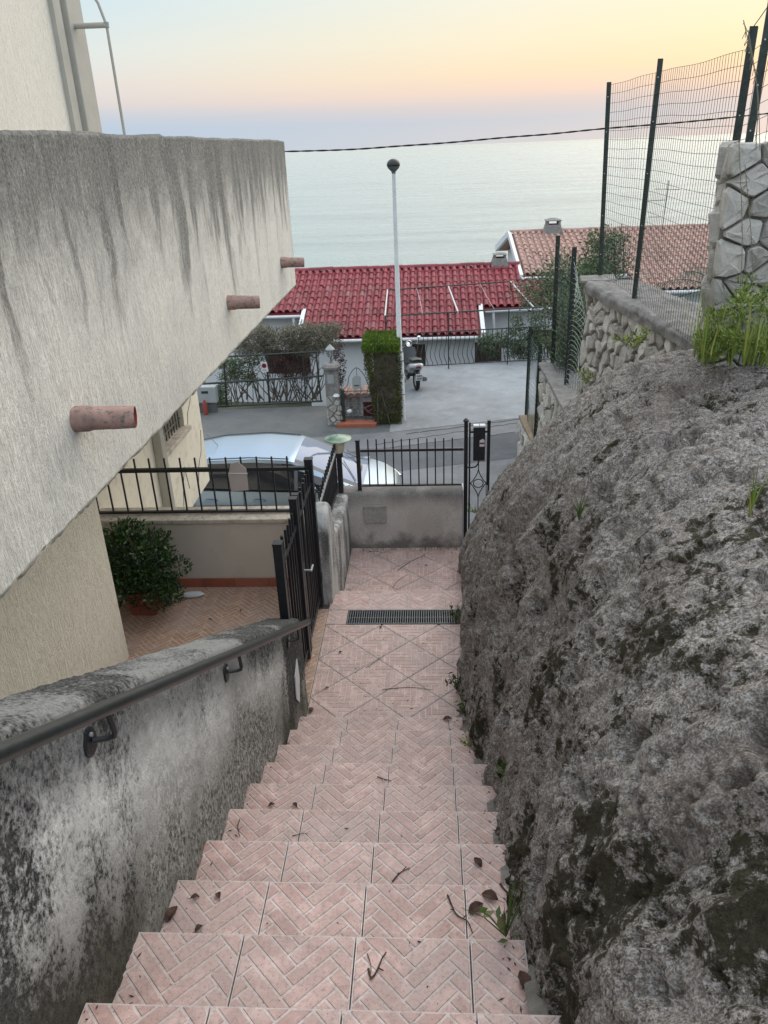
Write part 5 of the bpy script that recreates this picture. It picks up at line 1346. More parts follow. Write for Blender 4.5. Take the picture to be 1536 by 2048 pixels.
def shutter(px0, py0, px1, py1, y, parent, mt='brownsh'):
    a = at(px0, py0, y=y); b = at(px1, py1, y=y); w = MB().box((a.x, y-.03, b.z), (b.x, y-.002, a.z)).build('window_shutter', mt, parent); n = max(4, int((a.z-b.z)/.07))
    for k in range(n): MB().box((a.x+.04, y-.045, b.z+(k+.2)*(a.z-b.z)/n), (b.x-.04, y-.031, b.z+(k+.75)*(a.z-b.z)/n)).build('slat', mt, w)
shutter(824, 689, 851, 738, 26.85, rh); shutter(975, 671, 1012, 712, 26.84, rh) if False else None
shutter(532, 700, 622, 745, 26.85, rh); 
m = MB().box((1.62, 28.40, -5.3), (2.6, 28.49, -3.0)).build('dark_doorway', 'brownsh', rh)
shutter(1075, 660, 1125, 690, 28.5, rh)
def chimney(px, y, zb, h, w, mat, parent, label=None):
    p = at(px, 480, y=y); x = p.x; W2 = w/2; c = bpy.data.objects.new('chimney', None); COL.objects.link(c); c.parent = parent; c.location = (0, 0, 0); ORG[c.name] = ORG[parent.name].copy()
    MB().quadset([(x+sx*k, y+sy*k, z) for k, z in ((W2, zb-.4), (W2*1.0, zb), (W2*.72, zb+h*.62)) for sx, sy in ((-1, -1), (1, -1), (1, 1), (-1, 1))], [(i*4+k, i*4+(k+1) % 4, (i+1)*4+(k+1) % 4, (i+1)*4+k) for i in range(2) for k in range(4)]).build('stack', mat, c)
    for sx in (-1, 1): MB().box((x+(sx*W2*.70-W2*.22 if sx > 0 else -W2*.70), y-W2*.7, zb+h*.622), (x+(W2*.70 if sx > 0 else -W2*.48), y+W2*.7, zb+h*.84)).build('vent_leg', mat, c)
    MB().quadset([(x+sx*k, y+sy*k, z) for k, z in ((W2*.80, zb+h*.842), (W2*.80, zb+h*.88), (W2*.22, zb+h)) for sx, sy in ((-1, -1), (1, -1), (1, 1), (-1, 1))], [(3, 2, 1, 0), (8, 9, 10, 11)]+[(i*4+k, i*4+(k+1) % 4, (i+1)*4+(k+1) % 4, (i+1)*4+k) for i in range(2) for k in range(4)]).build('cowl', mat if mat != 'cream_trim' else 'saltile', c)
chimney(1000, 31.2, zr(31.1)+.02, .46, .66, 'cap', rh)
sh = thing('salmon_roof_house', (7, 31, -5.2), 'white house with a weathered salmon tiled roof and grey chimney behind the mesh fence', 'house')
zs = lambda y: -.93+(y-30)*(1.0/5.0)
tiled_roof(sh, 3.50, 12.6, 28.2, 35.0, zs(28.2), zs(35), .248, 15, 'saltile', lambda x, y: y > 29.9 or x > 7.3)
slope_slab(sh, 3.46, 12.6, 30.0, 35.05, zs(30.0), zs(35.05), 'saltile', 'roof_deck'); slope_slab(sh, 7.3, 12.6, 28.25, 30.0, zs(28.25), zs(30), 'saltile', 'bay_deck'); slope_slab(sh, 3.46, 12.6, 41.2, 35.05, zs(35)-1.3, zs(35.05), 'saltile', 'back_roof')
rme2 = rme.copy(); rme2.materials[0] = MT['saltile']
for i in range(21):
    o = bpy.data.objects.new('ridge_tile', rme2); COL.objects.link(o); o.parent = sh; o.location = Vector((3.42+i*.445, 35.0, zs(35)+.04+random.uniform(-.01, .01)))-ORG[sh.name]; o.rotation_euler = (0, random.uniform(-.03, .01), 0)
MB().slab([(3.34, 29.9, zs(29.9)-.16), (3.34, 35.05, zs(35)-.14), (3.34, 35.05, zs(35)+.10), (3.34, 29.9, zs(29.9)+.08)], (.12, 0, 0)).build('verge_board', 'white', sh)
MB().slab([(3.34, 41.3, zs(35)-1.45), (3.34, 35.06, zs(35)-.14), (3.34, 35.06, zs(35)+.10), (3.34, 41.3, zs(35)-1.15)], (.12, 0, 0)).build('verge_board', 'white', sh)
MB().slab([(3.9, 30.4, -6), (3.9, 40.5, -6), (3.9, 40.5, zs(35)-1.35), (3.9, 35.05, zs(35)-.18), (3.9, 30.4, zs(30.4)-.12)], (.2, 0, 0)).build('gable_wall', 'paint_w', sh)
MB().box((4.12, 30.4, -6), (7.5, 30.6, zs(30.4)-.1)).build('front_wall', 'paint_w', sh); MB().box((7.5, 28.7, -6), (12.6, 28.9, zs(28.7)-.1)).build('bay_wall', 'paint_w', sh)
MB().tube([(3.4, 29.85, zs(29.9)-.06), (7.2, 29.85, zs(29.9)-.06)], .06, 8).build('gutter', 'white', sh, smooth=True); MB().tube([(7.25, 28.15, zs(28.2)-.06), (12.6, 28.15, zs(28.2)-.06)], .06, 8).build('gutter', 'white', sh, smooth=True)
chimney(1104, 34.9, zs(34.9)-.05, .64, .80, 'cap', sh)
an = thing('roof_aerial', at(1325, 450, y=34), 'thin television aerial standing on the salmon roof seen through the mesh', 'aerial')
A0 = at(1325, 452, y=34); MB().tube([A0-Vector((0, 0, .3)), A0+Vector((.05, 0, 1.7))], .018, 5).build('mast', 'card', an)
for px0, py0, px1, py1 in ((1310, 378, 1360, 379), (1294, 402, 1330, 400), (1297, 434, 1325, 434)): MB().tube([at(px0, py0, y=34), at(px1, py1, y=34)], .012, 4).build('cross_arm', 'card', an)

# ================================================================== STONE WALLS ON THE RIGHT
uw = thing('upper_stone_wall', (1.6, 6.0, 0), 'rubble stone garden wall with cement coping under the tall mesh fence beyond the rock', 'wall')
A = Vector((1.44, 7.38, 0)); B = Vector((1.755, 4.55, 0)); dU = (B-A).normalized(); nU = Vector((-dU.y, dU.x, 0)); nU = nU if nU.x < 0 else -nU
MB().prism([(A.x, A.y), (B.x, B.y), (B.x+.40, B.y), (A.x+.40, A.y+.1)], -2.7, 2.335).build('core', 'mortar', uw)
stones(uw, A+Vector((0, 0, .62)), dU, (0, 0, 1), nU, (B-A).length, 1.70, .165, .026, 'stone', inside=lambda u, v: v+.62 > .95+u*.40, seedv=5, gap=.013)
V_ = []; nn = 90; cs = [(-.05, 2.30), (-.055, 2.365), (-.03, 2.395), (.12, 2.405), (.30, 2.40), (.42, 2.39), (.46, 2.36), (.46, 2.28)]; cs = np.array(dense(cs, [4, 3, 8, 8, 6, 3, 4]))
G = np.zeros((nn, len(cs), 3))
for i in range(nn):
    p = A+(B-A)*(i/(nn-1)); G[i, :, 0] = p.x+cs[:, 0]; G[i, :, 1] = p.y-.02; G[i, :, 2] = cs[:, 1]
Nn = grid_normals(G); Nn = -Nn if Nn[40, 18, 2] < 0 else Nn; G = G+Nn*(fbm(G, 9, 4, 91)*.035)[..., None]
np_mesh('coping', G, grid_faces(*G.shape[:2]), 'cap', uw)
MB().slab([(1.36, 7.30, 2.37), (1.68, 7.30, 2.37), (1.72, 7.62, 2.37), (1.40, 7.60, 2.37)], (0, 0, .035)).build('coping_slab', 'cap', uw, bevel=.01)
hw = thing('high_stone_wall', (1.9, 4.0, 2.4), 'tall corner of a rubble stone wall rising at the right edge above the weeds', 'wall')
MB().prism([(1.315, 3.81), (3.2, 3.80), (3.2, 4.5), (1.575, 4.5)], 1.9, 3.50).build('core', 'mortar', hw)
stones(hw, (1.305, 3.80, 2.35), (1, 0, 0), (0, 0, 1), (0, -1, 0), 1.3, 1.17, .13, .030, 'stone_d', seedv=12, gap=.005)
stones(hw, (1.565, 4.50, 2.30), Vector((-.25, -.69, 0)).normalized(), (0, 0, 1), Vector((-.69, .25, 0)).normalized(), .73, 1.22, .19, .028, 'stone_d', seedv=13, gap=.005)
lw = thing('lower_stone_wall', (1.6, 9.2, -2.7), 'lower rubble stone wall with a flat cement top carrying the second pair of mesh posts', 'wall')
Pa = at(1085, 729, z=.92); Pb = at(1116, 786, z=.92)
MB().prism([(Pa.x, Pa.y), (Pb.x, Pb.y), (Pb.x-.06, Pb.y-1.5), (2.1, Pb.y-1.5), (2.3, Pa.y+.1)], RZ-.05, .90).build('core', 'mortar', lw)
du = (Pb-Pa).normalized(); nu_ = Vector((-du.y, du.x, 0)); nu_ = nu_ if nu_.x < 0 else -nu_
stones(lw, Vector((Pa.x, Pa.y, -.9)), du, (0, 0, 1), nu_, (Pb-Pa).length+1.2, 1.76, .20, .03, 'stone', seedv=21, inside=lambda u, v: v > .35)
MB().prism([(Pa.x-.05, Pa.y+.03), (Pb.x-.05, Pb.y), (Pb.x-.05, Pb.y-1.4), (2.05, Pb.y-1.4), (2.25, Pa.y+.1)], .90, .945).build('coping', 'cap', lw, bevel=.012)
MB().prism([(Pb.x+.02, 8.15), (2.2, 8.2), (2.2, 7.9), (Pb.x+.02, 7.9)], .945, 1.05).build('raised_slab', 'cap', lw)
kw = thing('kerb_stone_wall', (1.8, 12, -2.7), 'lowest rubble wall beside the road with a mossy orange stained top', 'wall')
Pc = at(1043, 833, z=-.92); Pd = at(1066, 880, z=-.92)
MB().prism([(Pc.x, Pc.y), (Pd.x, Pd.y), (Pa.x, Pa.y), (2.4, Pa.y), (2.4, Pc.y+.1)], RZ-.05, -.95).build('core', 'mortar', kw)
du = (Pd-Pc).normalized(); nu_ = Vector((-du.y, du.x, 0)); nu_ = nu_ if nu_.x < 0 else -nu_
stones(kw, Vector((Pc.x, Pc.y, RZ)), du, (0, 0, 1), nu_, (Pd-Pc).length+.4, 1.74, .22, .05, 'stone', seedv=31)
MT['mosscap'] = simple('orange_moss_coping', (.20, .15, .10), .95, .3, 6, bump=.01, dirt=((.16, .16, .14), .9))
MB().prism([(Pc.x-.05, Pc.y+.03), (Pd.x-.05, Pd.y), (Pa.x-.05, Pa.y+.05), (2.4, Pa.y+.05), (2.4, Pc.y+.1)], -.95, -.90).build('coping', 'mosscap', kw, bevel=.01)

# ================================================================== MESH FENCES
def angle_post(parent, base, top, w=.038, name='post', mat='green'):
    d = (Vector(top)-Vector(base)).normalized(); m = MB()
    m.bar(base, top, w, .005); b2 = Vector(base)+Vector((w/2, w/2, 0)); m.bar(b2, Vector(top)+Vector((w/2, w/2, -.004)), .005, w)
    o = m.build(name, mat, parent)
    for f_ in (.12, .33, .55, .76, .93):
        p = Vector(base).lerp(Vector(top), f_); MB().tube([p+Vector((-.004, -.006, 0)), p+Vector((-.004, .0, 0))], .004, 5).build('bolt', 'plate', o)
    return o
def mesh_panel(parent, A0, B0, A1, B1, nu, nv, amp=.02, r=.0016, mat='wire', name='wire_mesh', vert=True, horiz=True, droop=None):
    A0, B0, A1, B1 = map(Vector, (A0, B0, A1, B1)); m = MB(); nrm = (B0-A0).cross(Vector((0, 0, 1))).normalized(); ph = random.uniform(0, 6)
    def P(u, v):
        p = A0.lerp(B0, u).lerp(A1.lerp(B1, u), v); e = math.sin(PI*u)
        off = amp*e*(math.sin(5*v+ph+3*u)+.6*math.sin(9*u+ph*2)+.4*math.sin(13*v+7*u))
        p = p+nrm*off+Vector((0, 0, amp*.9*e*math.sin(7*u+ph+2*v)))
        if droop: p += Vector((0, 0, droop(u, v)))
        return p
    if vert:
        for i in range(nu+1): m.tube([P(i/nu, k/12) for k in range(13)], r, 3, False)
    if horiz:
        for j in range(nv+1): m.tube([P(k/14, j/nv) for k in range(15)], r*1.05, 3, False)
    o = m.build(name, mat, parent, recalc=False); o['kind'] = 'stuff'; return o
mf = thing('upper_mesh_fence', (1.6, 6.4, 2.4), 'tall wavy green wire mesh fence on dark steel posts above the upper stone wall', 'fence')
p1b, p1t = at(1200, 551, y=7.50), at(1218, 164, y=7.50); p2b, p2t = at(1268, 597, y=6.38), at(1321, 117, y=6.38); p3b, p3t = Vector((1.595, 4.62, 2.40)), at(1508, 52, y=4.62)
angle_post(mf, p1b, p1t, .036); angle_post(mf, p2b, p2t, .036); angle_post(mf, p3b-Vector((0, 0, .02)), p3t, .040)
p4b, p4t = at(1497, 290, y=4.45), at(1549, -30, y=4.45); angle_post(mf, p4b-(p4t-p4b)*.35, p4t, .036, 'brace')
g_ = lambda p, f_: p[0].lerp(p[1], f_)
mesh_panel(mf, g_((p1b, p1t), .015), g_((p2b, p2t), .01), g_((p1b, p1t), .985), g_((p2b, p2t), .95), 19, 22, .005)
mesh_panel(mf, g_((p2b, p2t), .01), p3b, g_((p2b, p2t), .95), g_((p3b, p3t), .94), 34, 22, .008)
q5 = Vector((1.75, 3.2, 2.9)); mesh_panel(mf, g_((p3b, p3t), .60), q5+Vector((0, 0, .62)), g_((p3b, p3t), .93), q5+Vector((0, 0, 1.3)), 14, 8, .01)
MB().tube([Vector(q) for q in resample([p3t, p3t+Vector((.03, -.1, .09)), p3t+Vector((.06, -.3, .26))], 8)], .003, 4).build('tie_wire', 'wire', mf)
lf = thing('middle_mesh_fence', (1.6, 9.5, .95), 'sagging chicken wire fence on two dark posts between the lower and the upper wall', 'fence')
l1b, l1t = at(1105, 726, y=10.0), at(1116, 471, y=10.0); l2b, l2t = at(1132, 775, y=9.05), at(1149, 494, y=9.05)
angle_post(lf, l1b, l1t, .05); angle_post(lf, l2b, l2t, .05)
mesh_panel(lf, l1b, l2b, g_((l1b, l1t), .9), g_((l2b, l2t), .88), 13, 20, .03, .0022)
e0 = at(1176, 748, y=8.0); e1 = at(1180, 545, y=7.9)
mesh_panel(lf, l2b, e0, g_((l2b, l2t), .90), e1, 8, 24, .06, .0028, 'wirel', vert=False, droop=lambda u, v: -.16*math.sin(PI*u)+.10*math.sin(2*PI*u))
mesh_panel(lf, l2b, e0-Vector((0, 0, .2)), l2b+Vector((0, 0, .5)), e0+Vector((0, 0, .2)), 12, 6, .02, .002)
nf = thing('lower_mesh_fence', (1.7, 13, -.9), 'low mesh fence on two dark posts along the mossy kerb wall by the road', 'fence')
m1b, m1t = at(1052, 832, y=13.6), at(1061, 653, y=13.6); m2b, m2t = at(1070, 878, y=12.2), at(1081, 688, y=12.2)
angle_post(nf, m1b, m1t, .055); angle_post(nf, m2b, m2t, .055)
mesh_panel(nf, m1b, m2b, g_((m1b, m1t), .9), g_((m2b, m2t), .9), 18, 20, .02, .0026)
mesh_panel(nf, m2b, (Pa.x+.1, Pa.y+.1, -.4), g_((m2b, m2t), .9), (Pa.x+.1, Pa.y+.1, .9), 18, 20, .02, .0026)

# ================================================================== GARDEN BEHIND THE WALLS
MB().prism([(1.9, 4.4), (5, 4.4), (5, 7.3), (1.86, 7.45)], RZ-.1, 2.16).build('garden_terrace', 'cap')['kind'] = 'structure'
MB().prism([(2.2, 7.5), (6, 7.4), (6, 11.6), (2.3, 11.6)], RZ-.1, .8).build('garden_bank', 'earth')['kind'] = 'structure'
MB().prism([(2.4, 11.62), (9, 11.62), (9, 20), (2.9, 18)], RZ-.1, -1.2).build('garden_slope', 'earth')['kind'] = 'structure'
def shrub(name, label, cat, blobs, n, size, mat, base, stems=5, group=None, narrow=.45, shell=.3, up=.3):
    t = thing(name, base, label, cat, group); blob_leaves('foliage', blobs, n, size, mat, t, up, shell, narrow=narrow); m = MB()
    for k in range(stems):
        b = blobs[int(RS.randint(len(blobs)))]; q = Vector(b[:3]); p = Vector(base); m.tube([p+Vector((RS.uniform(-.04, .04), RS.uniform(-.04, .04), 0)), p.lerp(q, .5)+Vector((RS.uniform(-.06, .06), 0, .03)), q], [.014*(1+size*8), .01*(1+size*8), .005], 4)
    m.build('stem', 'bark', t); return t
def scatter(n, px, py, y, r):
    out = []
    for _ in range(n):
        p = at(RS.uniform(*px), RS.uniform(*py), y=RS.uniform(*y)); k = RS.uniform(.7, 1.2); out.append((p.x, p.y, p.z, r*k, r*k, r*k*.85))
    return out
shrub('garden_shrub', 'dense dark green shrub filling the gap behind the chicken wire', 'shrub', scatter(60, (1142, 1196), (600, 800), (9.6, 10.6), .22), 16000, .045, 'l_green', (2.6, 10.0, .8))
shrub('garden_tree', 'wispy grey green tree top in front of the salmon roof', 'tree', scatter(40, (1180, 1255), (475, 565), (12, 13), .20), 3000, .05, 'l_green', (3.2, 12.6, -1.2), 12)
shrub('garden_tree', 'loose green tree behind the slack mesh beside the red roof', 'tree', scatter(44, (1040, 1140), (550, 612), (25.0, 26.2), .42), 3600, .085, 'l_green', (4.2, 25.8, -5.0), 10)
shrub('garden_tree', 'dim green trees growing below the chicken wire posts', 'tree', scatter(50, (1120, 1200), (535, 700), (15, 18), .38), 14000, .07, 'l_green', (4.2, 17, -1.2), 8)
shrub('leafy_bush', 'thin leafy bush growing up behind the deck railing', 'bush', scatter(24, (962, 1075), (672, 712), (24.9, 25.6), .24)+scatter(10, (1020, 1085), (640, 675), (25, 25.6), .22)+scatter(8, (1090, 1150), (680, 712), (25, 25.6), .22), 7500, .075, 'l_green', (2.6, 25.2, -5.0), 10)
# palm
pm = thing('garden_palm', (2.9, 8.6, .8), 'feathery palm fronds showing behind the mesh below the high wall', 'palm')
crown = at(1440, 585, y=8.4)
MB().tube([(crown.x, crown.y, .8), crown], [.12, .08], 8).build('trunk', 'bark', pm)
for k in range(13):
    a = RS.uniform(0, 2*PI); L = RS.uniform(.55, .8); el_ = RS.uniform(.2, 1.1); m = MB(); P = []
    for i in range(11):
        f_ = i/10; P.append(crown+Vector((math.cos(a)*L*f_*math.cos(el_*.6), math.sin(a)*L*f_*math.cos(el_*.6), L*(math.sin(el_)*f_-.55*f_*f_))))
    m.tube(P, [.008*(1-.8*i/10) for i in range(11)], 4)
    for i in range(1, 11):
        for sd_ in (-1, 1):
            for h_ in (0, .5):
                p = P[i-1].lerp(P[i], h_); d = (P[i]-P[i-1]).normalized(); w_ = d.cross(Vector((0, 0, 1))).normalized()*sd_; q = p+w_*.16+d*.12-Vector((0, 0, .05+.04*f_)); c_ = d*.006
                m.quadset([p-c_, p+c_, q], [(0, 1, 2)], random.random())
    m.build('frond', 'l_palm', pm, tint=True, recalc=False)

# ================================================================== WEEDS
def tuft(m, base, n, L, spread, w=.004, up=1.0):
    base = Vector(base)
    for k in range(n):
        a = RS.uniform(0, 2*PI); s_ = RS.uniform(.1, 1)*spread; l = L*RS.uniform(.5, 1.1); pts = [base+Vector((math.cos(a)*s_*f_**1.3*l, math.sin(a)*s_*f_**1.3*l, l*(f_-.35*s_*f_*f_)*up)) for f_ in (0, .25, .5, .75, 1)]
        sd_ = Vector((-math.sin(a), math.cos(a), 0)); t_ = random.random()
        vs = []; 
        for i, p in enumerate(pts): ww = w*(1-(i/4)**2*.95); vs += [p-sd_*ww/2, p+sd_*ww/2]
        m.quadset(vs, [(i*2, i*2+1, i*2+3, i*2+2) for i in range(4)], t_)
def weed(name, label, base, leafn, size, h, spread, mat='l_dkweed', stems=7, grass=0, cat='weed', nar=.5):
    t = thing(name, base, label, cat); P = []; m = MB()
    for k in range(stems):
        a = RS.uniform(0, 2*PI); tip = Vector(base)+Vector((math.cos(a)*spread*RS.uniform(.3, 1), math.sin(a)*spread*RS.uniform(.3, 1), h*RS.uniform(.5, 1.1))); md = Vector(base).lerp(tip, .5)+Vector((0, 0, h*.12))
        m.tube([Vector(base), md, tip], [.0028, .002, .001], 4)
        for j in range(max(1, leafn//stems)): f_ = RS.uniform(.25, 1); q = Vector(base).lerp(md, f_*2) if f_ < .5 else md.lerp(tip, f_*2-1); P.append(q+Vector(RS.normal(0, size*.35, 3)))
    m.build('stems', mat, t, tint=True)
    if grass:
        g2 = MB(); tuft(g2, base, grass, h*1.3, .5); g2.build('blades', mat, t, tint=True, recalc=False)
    P = np.array([list(p) for p in P]); leaves('foliage', P, np.tile([[0, 0, .5]], (len(P), 1)), size, mat, t, None, .3, nar, .8)
    return t
big = []
for k in range(70):
    u = RS.uniform(0, 1); px = 1400+u*150; py = RS.uniform(560, 705-12*u) if k > 34 else RS.uniform(660, 716); p = at(px, py, y=RS.uniform(3.3, 3.72)); big.append((p.x, p.y, p.z, .045, .04, .035))
wc = thing('weed_clump', (1.5, 3.55, 2.55), 'bright yellow green weeds growing at the foot of the high stone wall', 'weed')
blob_leaves('foliage', big, 4200, .020, 'l_weed', wc, .9, .15, narrow=.35)
m = MB()
for k in range(46):
    p = at(RS.uniform(1390, 1545), RS.uniform(700, 722), y=RS.uniform(3.25, 3.65)); tuft(m, p-Vector((0, 0, .03)), 5, RS.uniform(.16, .34), .4, .006)
m.build('stems', 'l_weed', wc, tint=True, recalc=False)
m = MB()
for px, py, tx, ty in ((1472, 690, 1478, 280), (1500, 690, 1490, 330), (1520, 300, 1487, 40), (1512, 300, 1496, 60)):
    a0 = at(px, py, y=3.55); a1 = at(tx, ty, y=3.6); P = [Vector(q) for q in resample([a0, (a0+a1)/2+Vector((.02, 0, 0)), a1], 10)]; m.tube(P, .0018, 4)
    for k in range(14): q = P[-1-(k % 4)].lerp(P[-2-(k % 4)], RS.uniform(0, 1)); m.tube([q, q+Vector((RS.uniform(-.02, .02), RS.uniform(-.01, .01), RS.uniform(-.035, .0)))], .0015, 3)
o = m.build('dry_grass_stalks', 'l_vine', None, recalc=False, tint=True); tag(o, 'tall dry grass stalks with drooping seed heads in front of the high stone wall', 'grass')
weed('wall_fern', 'small bright green plant on the stone wall beside the rock top', at(1268, 698, y=5.3), 90, .035, .12, .16, 'l_weed')
weed('wall_fern', 'low green plant where the stone wall corner meets the rock', at(1172, 768, y=6.5), 60, .03, .13, .10, 'l_weed')
weed('rock_grass', 'thin grass tuft sprouting from a mossy hollow in the rock', at(1158, 1040, y=2.75), 8, .02, .10, .06, 'l_dkweed', 4, 14, 'grass')
weed('rock_grass', 'single pale green grass sprig standing on the right of the rock', at(1500, 1030, y=2.0), 4, .015, .12, .03, 'l_weed', 2, 8, 'grass')
weed('rock_plant', 'tiny yellow green plant in a crack near the ridge of the rock', at(1228, 965, y=3.3), 26, .014, .04, .04, 'l_weed', 5, 0)
weed('step_weed', 'dark green leafy weed beside the drain grate at the rock foot', (.185, 5.45, .0), 60, .030, .12, .12, 'l_dkweed', 8, 10)
weed('step_weed', 'green weed with dry stems at the right edge of the upper landing', (.17, 4.55, .0), 60, .034, .20, .13, 'l_dkweed', 8, 12)
weed('step_weed', 'dark leafy weed at the rock foot just above the landing steps', (.20, 4.10, .16), 50, .036, .15, .12, 'l_dkweed', 7, 6)
weed('step_weed', 'pale flowering weed wedged between the steps and the rock', (.22, 3.45, .40), 90, .018, .15, .10, 'l_weed', 9, 14)
weed('step_weed', 'fresh green weed with pointed leaves leaning over the fifth visible step', (.30, 2.62, .97), 50, .050, .16, .14, 'l_dkweed', 6, 4)
weed('step_weed', 'wilted weed clump with round brown leaves on the third visible step', (.20, 1.545, 1.465), 14, .042, .17, .13, 'l_dkweed', 9, 14)
weed('gate_weed', 'low green weeds on the far side of the street gate', at(950, 1026, y=8.6), 70, .04, .10, .25, 'l_weed', 8, 20)
m = MB()
for k in range(70): tuft(m, (RS.uniform(-.75, .28), RS.uniform(7.30, 7.375), -.325), 2, RS.uniform(.03, .10)*(1.4 if -.35 < RS.uniform(-.7, .3) < 0 else .7), .9, .004)
o = m.build('dead_grass', 'l_vine', None, recalc=False, tint=True); tag(o, 'dead dark grass along the foot of the boundary wall', 'grass', kind='stuff')

# ================================================================== DRY LEAVES AND TWIGS
def tread(px, py):
    """point on the visible tread or landing under a spot of the stairs"""
    best = None
    for k in range(-4, 10):
        p = at(px, py, z=Z0-k*RIS); t1 = T0+k*GO
        if t1-GO-.001 <= p.y <= t1+.004: best = p; break
    if best is None:
        p = at(px, py, z=0); best = p if p.y < 5.89 else at(px, py, z=-.3254)
    return best+Vector((0, 0, .003))
def leaf_mesh(L, curlv, seed_):
    rr = random.Random(seed_); m = MB(); vs = []; n = 7
    for i in range(n):
        f_ = i/(n-1); w_ = L*.30*math.sin(PI*min(1, f_*1.02+.02))**.8; z_ = curlv*L*math.sin(PI*f_)+rr.uniform(-.001, .001)
        vs += [(L*(f_-.5), -w_*(1+rr.uniform(-.15, .15)), z_+curlv*L*.5), (L*(f_-.5), 0, z_), (L*(f_-.5), w_*(1+rr.uniform(-.15, .15)), z_+curlv*L*.6)]
    m.quadset(vs, [(i*3+k, i*3+k+1, i*3+k+4, i*3+k+3) for i in range(n-1) for k in (0, 1)]); m.tube([(-L*.5, 0, .001), (-L*.72, L*.05, .004), (-L*.9, L*.02, .003)], .0009, 4)
    return m.mesh('dry_leaf', 'vein')
LM = [leaf_mesh(.045, .25, 1), leaf_mesh(.060, .2, 2), leaf_mesh(.030, .3, 3)]
for i, (px, py, k, rz, lab) in enumerate((
    (390, 1798, 2, .4, 'crumpled brown leaf near the left end of the third visible step'), (438, 1794, 2, 2.0, 'small dark leaf scrap right of the crumpled leaf on the third visible step'),
    (345, 1832, 1, 1.2, 'dark dry leaf against the parapet on the third visible step'), (398, 1860, 2, .9, 'curled black leaf at the nosing of the third visible step'),
    (956, 1727, 0, 2.2, 'folded brown leaf on the right end tile of the fourth visible step'), (1048, 1966, 1, 1.9, 'large brown leaf against the rock on the second visible step'),
    (952, 1820, 1, .6, 'round brown leaf lying beside the wilted weed'), (980, 1796, 1, 2.6, 'oval brown leaf standing up behind the wilted weed'),
    (622, 1422, 1, 1.3, 'large curled leaf in the left corner just below the landing'), (895, 1440, 1, .1, 'wide dark leaf by the weeds on the step below the landing'),
    (543, 1612, 2, .5, 'tiny brown leaf near the left of the fifth visible step'), (590, 1612, 2, 2.4, 'tiny upright leaf right of its neighbour on the fifth visible step'),
    (681, 1306, 2, .7, 'dark curled leaf on the left of the upper landing'), (654, 1378, 2, .2, 'dark leaf near the left front corner of the upper landing'),
    (853, 1132, 2, .0, 'brown leaf in the middle of the lower landing'), (762, 1256, 2, 1.1, 'small leaf just in front of the drain grate'))):
    o = bpy.data.objects.new('dry_leaf', LM[k]); COL.objects.link(o); o.location = tread(px, py); o.rotation_euler = (random.uniform(-.2, .2), random.uniform(-.2, .2), rz); tag(o, lab, 'leaf', 'dry leaves fallen on the stairs')
def twig(pts, lab, r=.0022, forks=2):
    P = [tread(*p)+Vector((0, 0, .003)) for p in pts]; zmax = max(p.z for p in P); P = [Vector((p.x, p.y, p.z)) for p in P]; m = MB(); Q = [Vector(q) for q in resample(P, 12)]
    m.tube(Q, [r*(1-.5*i/11) for i in range(12)], 5)
    for k in range(forks):
        q = Q[4+3*k]; m.tube([q, q+Vector((random.uniform(-.02, .02), random.uniform(-.02, .02), .006))], r*.6, 4)
    tag(m.build('dry_twig', 'twig', None), lab, 'twig', 'twigs lying on the stairs')
twig([(737, 1940), (742, 1958), (752, 1948), (766, 1915)], 'curved dry twig bundle in the middle of the second visible step', .0035, 3)
twig([(735, 1910), (742, 1935), (740, 1962)], 'thin twig left of the twig bundle on the second visible step', .0015, 0)
twig([(785, 1765), (800, 1748), (820, 1738)], 'forked twig in the middle of the fourth visible step', .003)
twig([(585, 1674), (600, 1670), (616, 1668)], 'short twig near the left of the fifth visible step', .0018, 1)
twig([(895, 1792), (912, 1830), (935, 1845), (945, 1868)], 'long brown stem left of the wilted weed', .003)
twig([(1000, 1770), (1012, 1785), (1030, 1800)], 'thick brown stalk right of the wilted weed', .004, 0)
twig([(480, 1640), (476, 1655), (480, 1675)], 'curled twig against the parapet on the fifth visible step', .002)
twig([(755, 1555), (768, 1560), (783, 1563)], 'short crossed twig in the middle of the seventh visible step', .003)
twig([(765, 1380), (820, 1376), (865, 1381)], 'long thin twig lying across the front of the upper landing', .0025, 0)
twig([(735, 1335), (755, 1322), (768, 1312)], 'small branched twig in the middle of the upper landing', .002, 2)
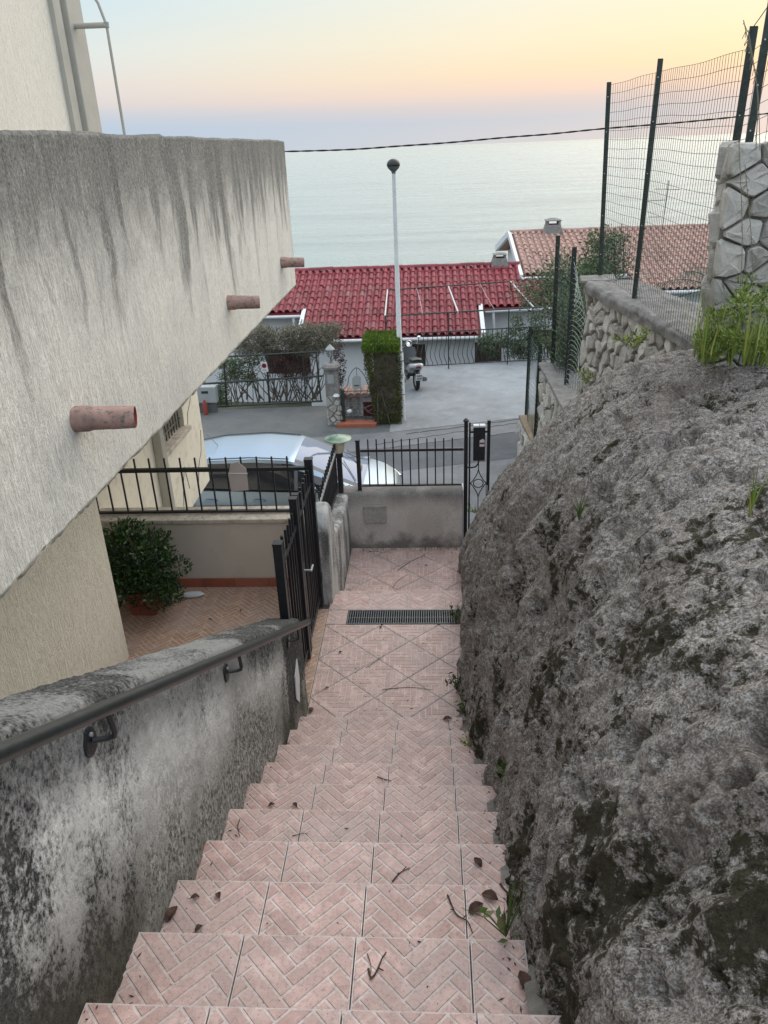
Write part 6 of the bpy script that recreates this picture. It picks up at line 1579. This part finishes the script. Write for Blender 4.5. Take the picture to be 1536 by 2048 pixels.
twig([(795, 1142), (820, 1125), (850, 1111)], 'long curved twig on the lower landing near the wall', .003, 0)
twig([(785, 1178), (795, 1163), (815, 1150)], 'second thin twig near the front of the lower landing', .002, 0)
twig([(738, 1104), (752, 1103), (765, 1107)], 'short dark twig at the foot of the boundary wall', .003, 1)
for px, py, lab in ((482, 1222, 'small brown leaf on the terrace near the gate'), (420, 1240, 'small brown leaf in the middle of the terrace floor')):
    o = bpy.data.objects.new('dry_leaf', LM[2]); COL.objects.link(o); o.location = at(px, py, z=.004); o.rotation_euler = (0, 0, random.random()*6); tag(o, lab, 'leaf')

# crumbs and bits of plant litter swept against the step ends
m = MB()
for k in range(-1, 10):
    z = Z0-k*RIS; t1 = T0+k*GO
    for j in range(26):
        side = RS.uniform(0, 1); x = rights.get(k, .3)-abs(RS.normal(0, .05)) if side < .6 else (-.88+abs(RS.normal(0, .03)) if side < .85 else RS.uniform(-.85, .25))
        y = t1-RS.uniform(.01, .30); r = RS.uniform(.0015, .0045); p = Vector((x, y, z+.003+r*.4)); a = RS.uniform(0, PI)
        d = Vector((math.cos(a), math.sin(a), .1))*r*RS.uniform(1, 3.2); w_ = Vector((-math.sin(a), math.cos(a), 0))*r*.6
        m.quadset([p-d, p+w_, p+d, p-w_, p+Vector((0, 0, r))], [(0, 1, 4), (1, 2, 4), (2, 3, 4), (3, 0, 4)], random.random())
for j in range(120):
    x = RS.uniform(-.86, .22); y = RS.uniform(4.12, 7.3); z = .003 if y < 5.4 else (-.322 if y > 6.25 else None)
    if z is None: continue
    r = RS.uniform(.002, .005); a = RS.uniform(0, PI); p = Vector((x, y, z+r*.4)); d = Vector((math.cos(a), math.sin(a), .1))*r*RS.uniform(1, 3); w_ = Vector((-math.sin(a), math.cos(a), 0))*r*.6
    m.quadset([p-d, p+w_, p+d, p-w_, p+Vector((0, 0, r))], [(0, 1, 4), (1, 2, 4), (2, 3, 4), (3, 0, 4)], random.random())
o = m.build('plant_litter', 'twig', None, recalc=False); tag(o, 'tiny dark crumbs of plant litter scattered over the tiled steps', 'litter', kind='stuff')
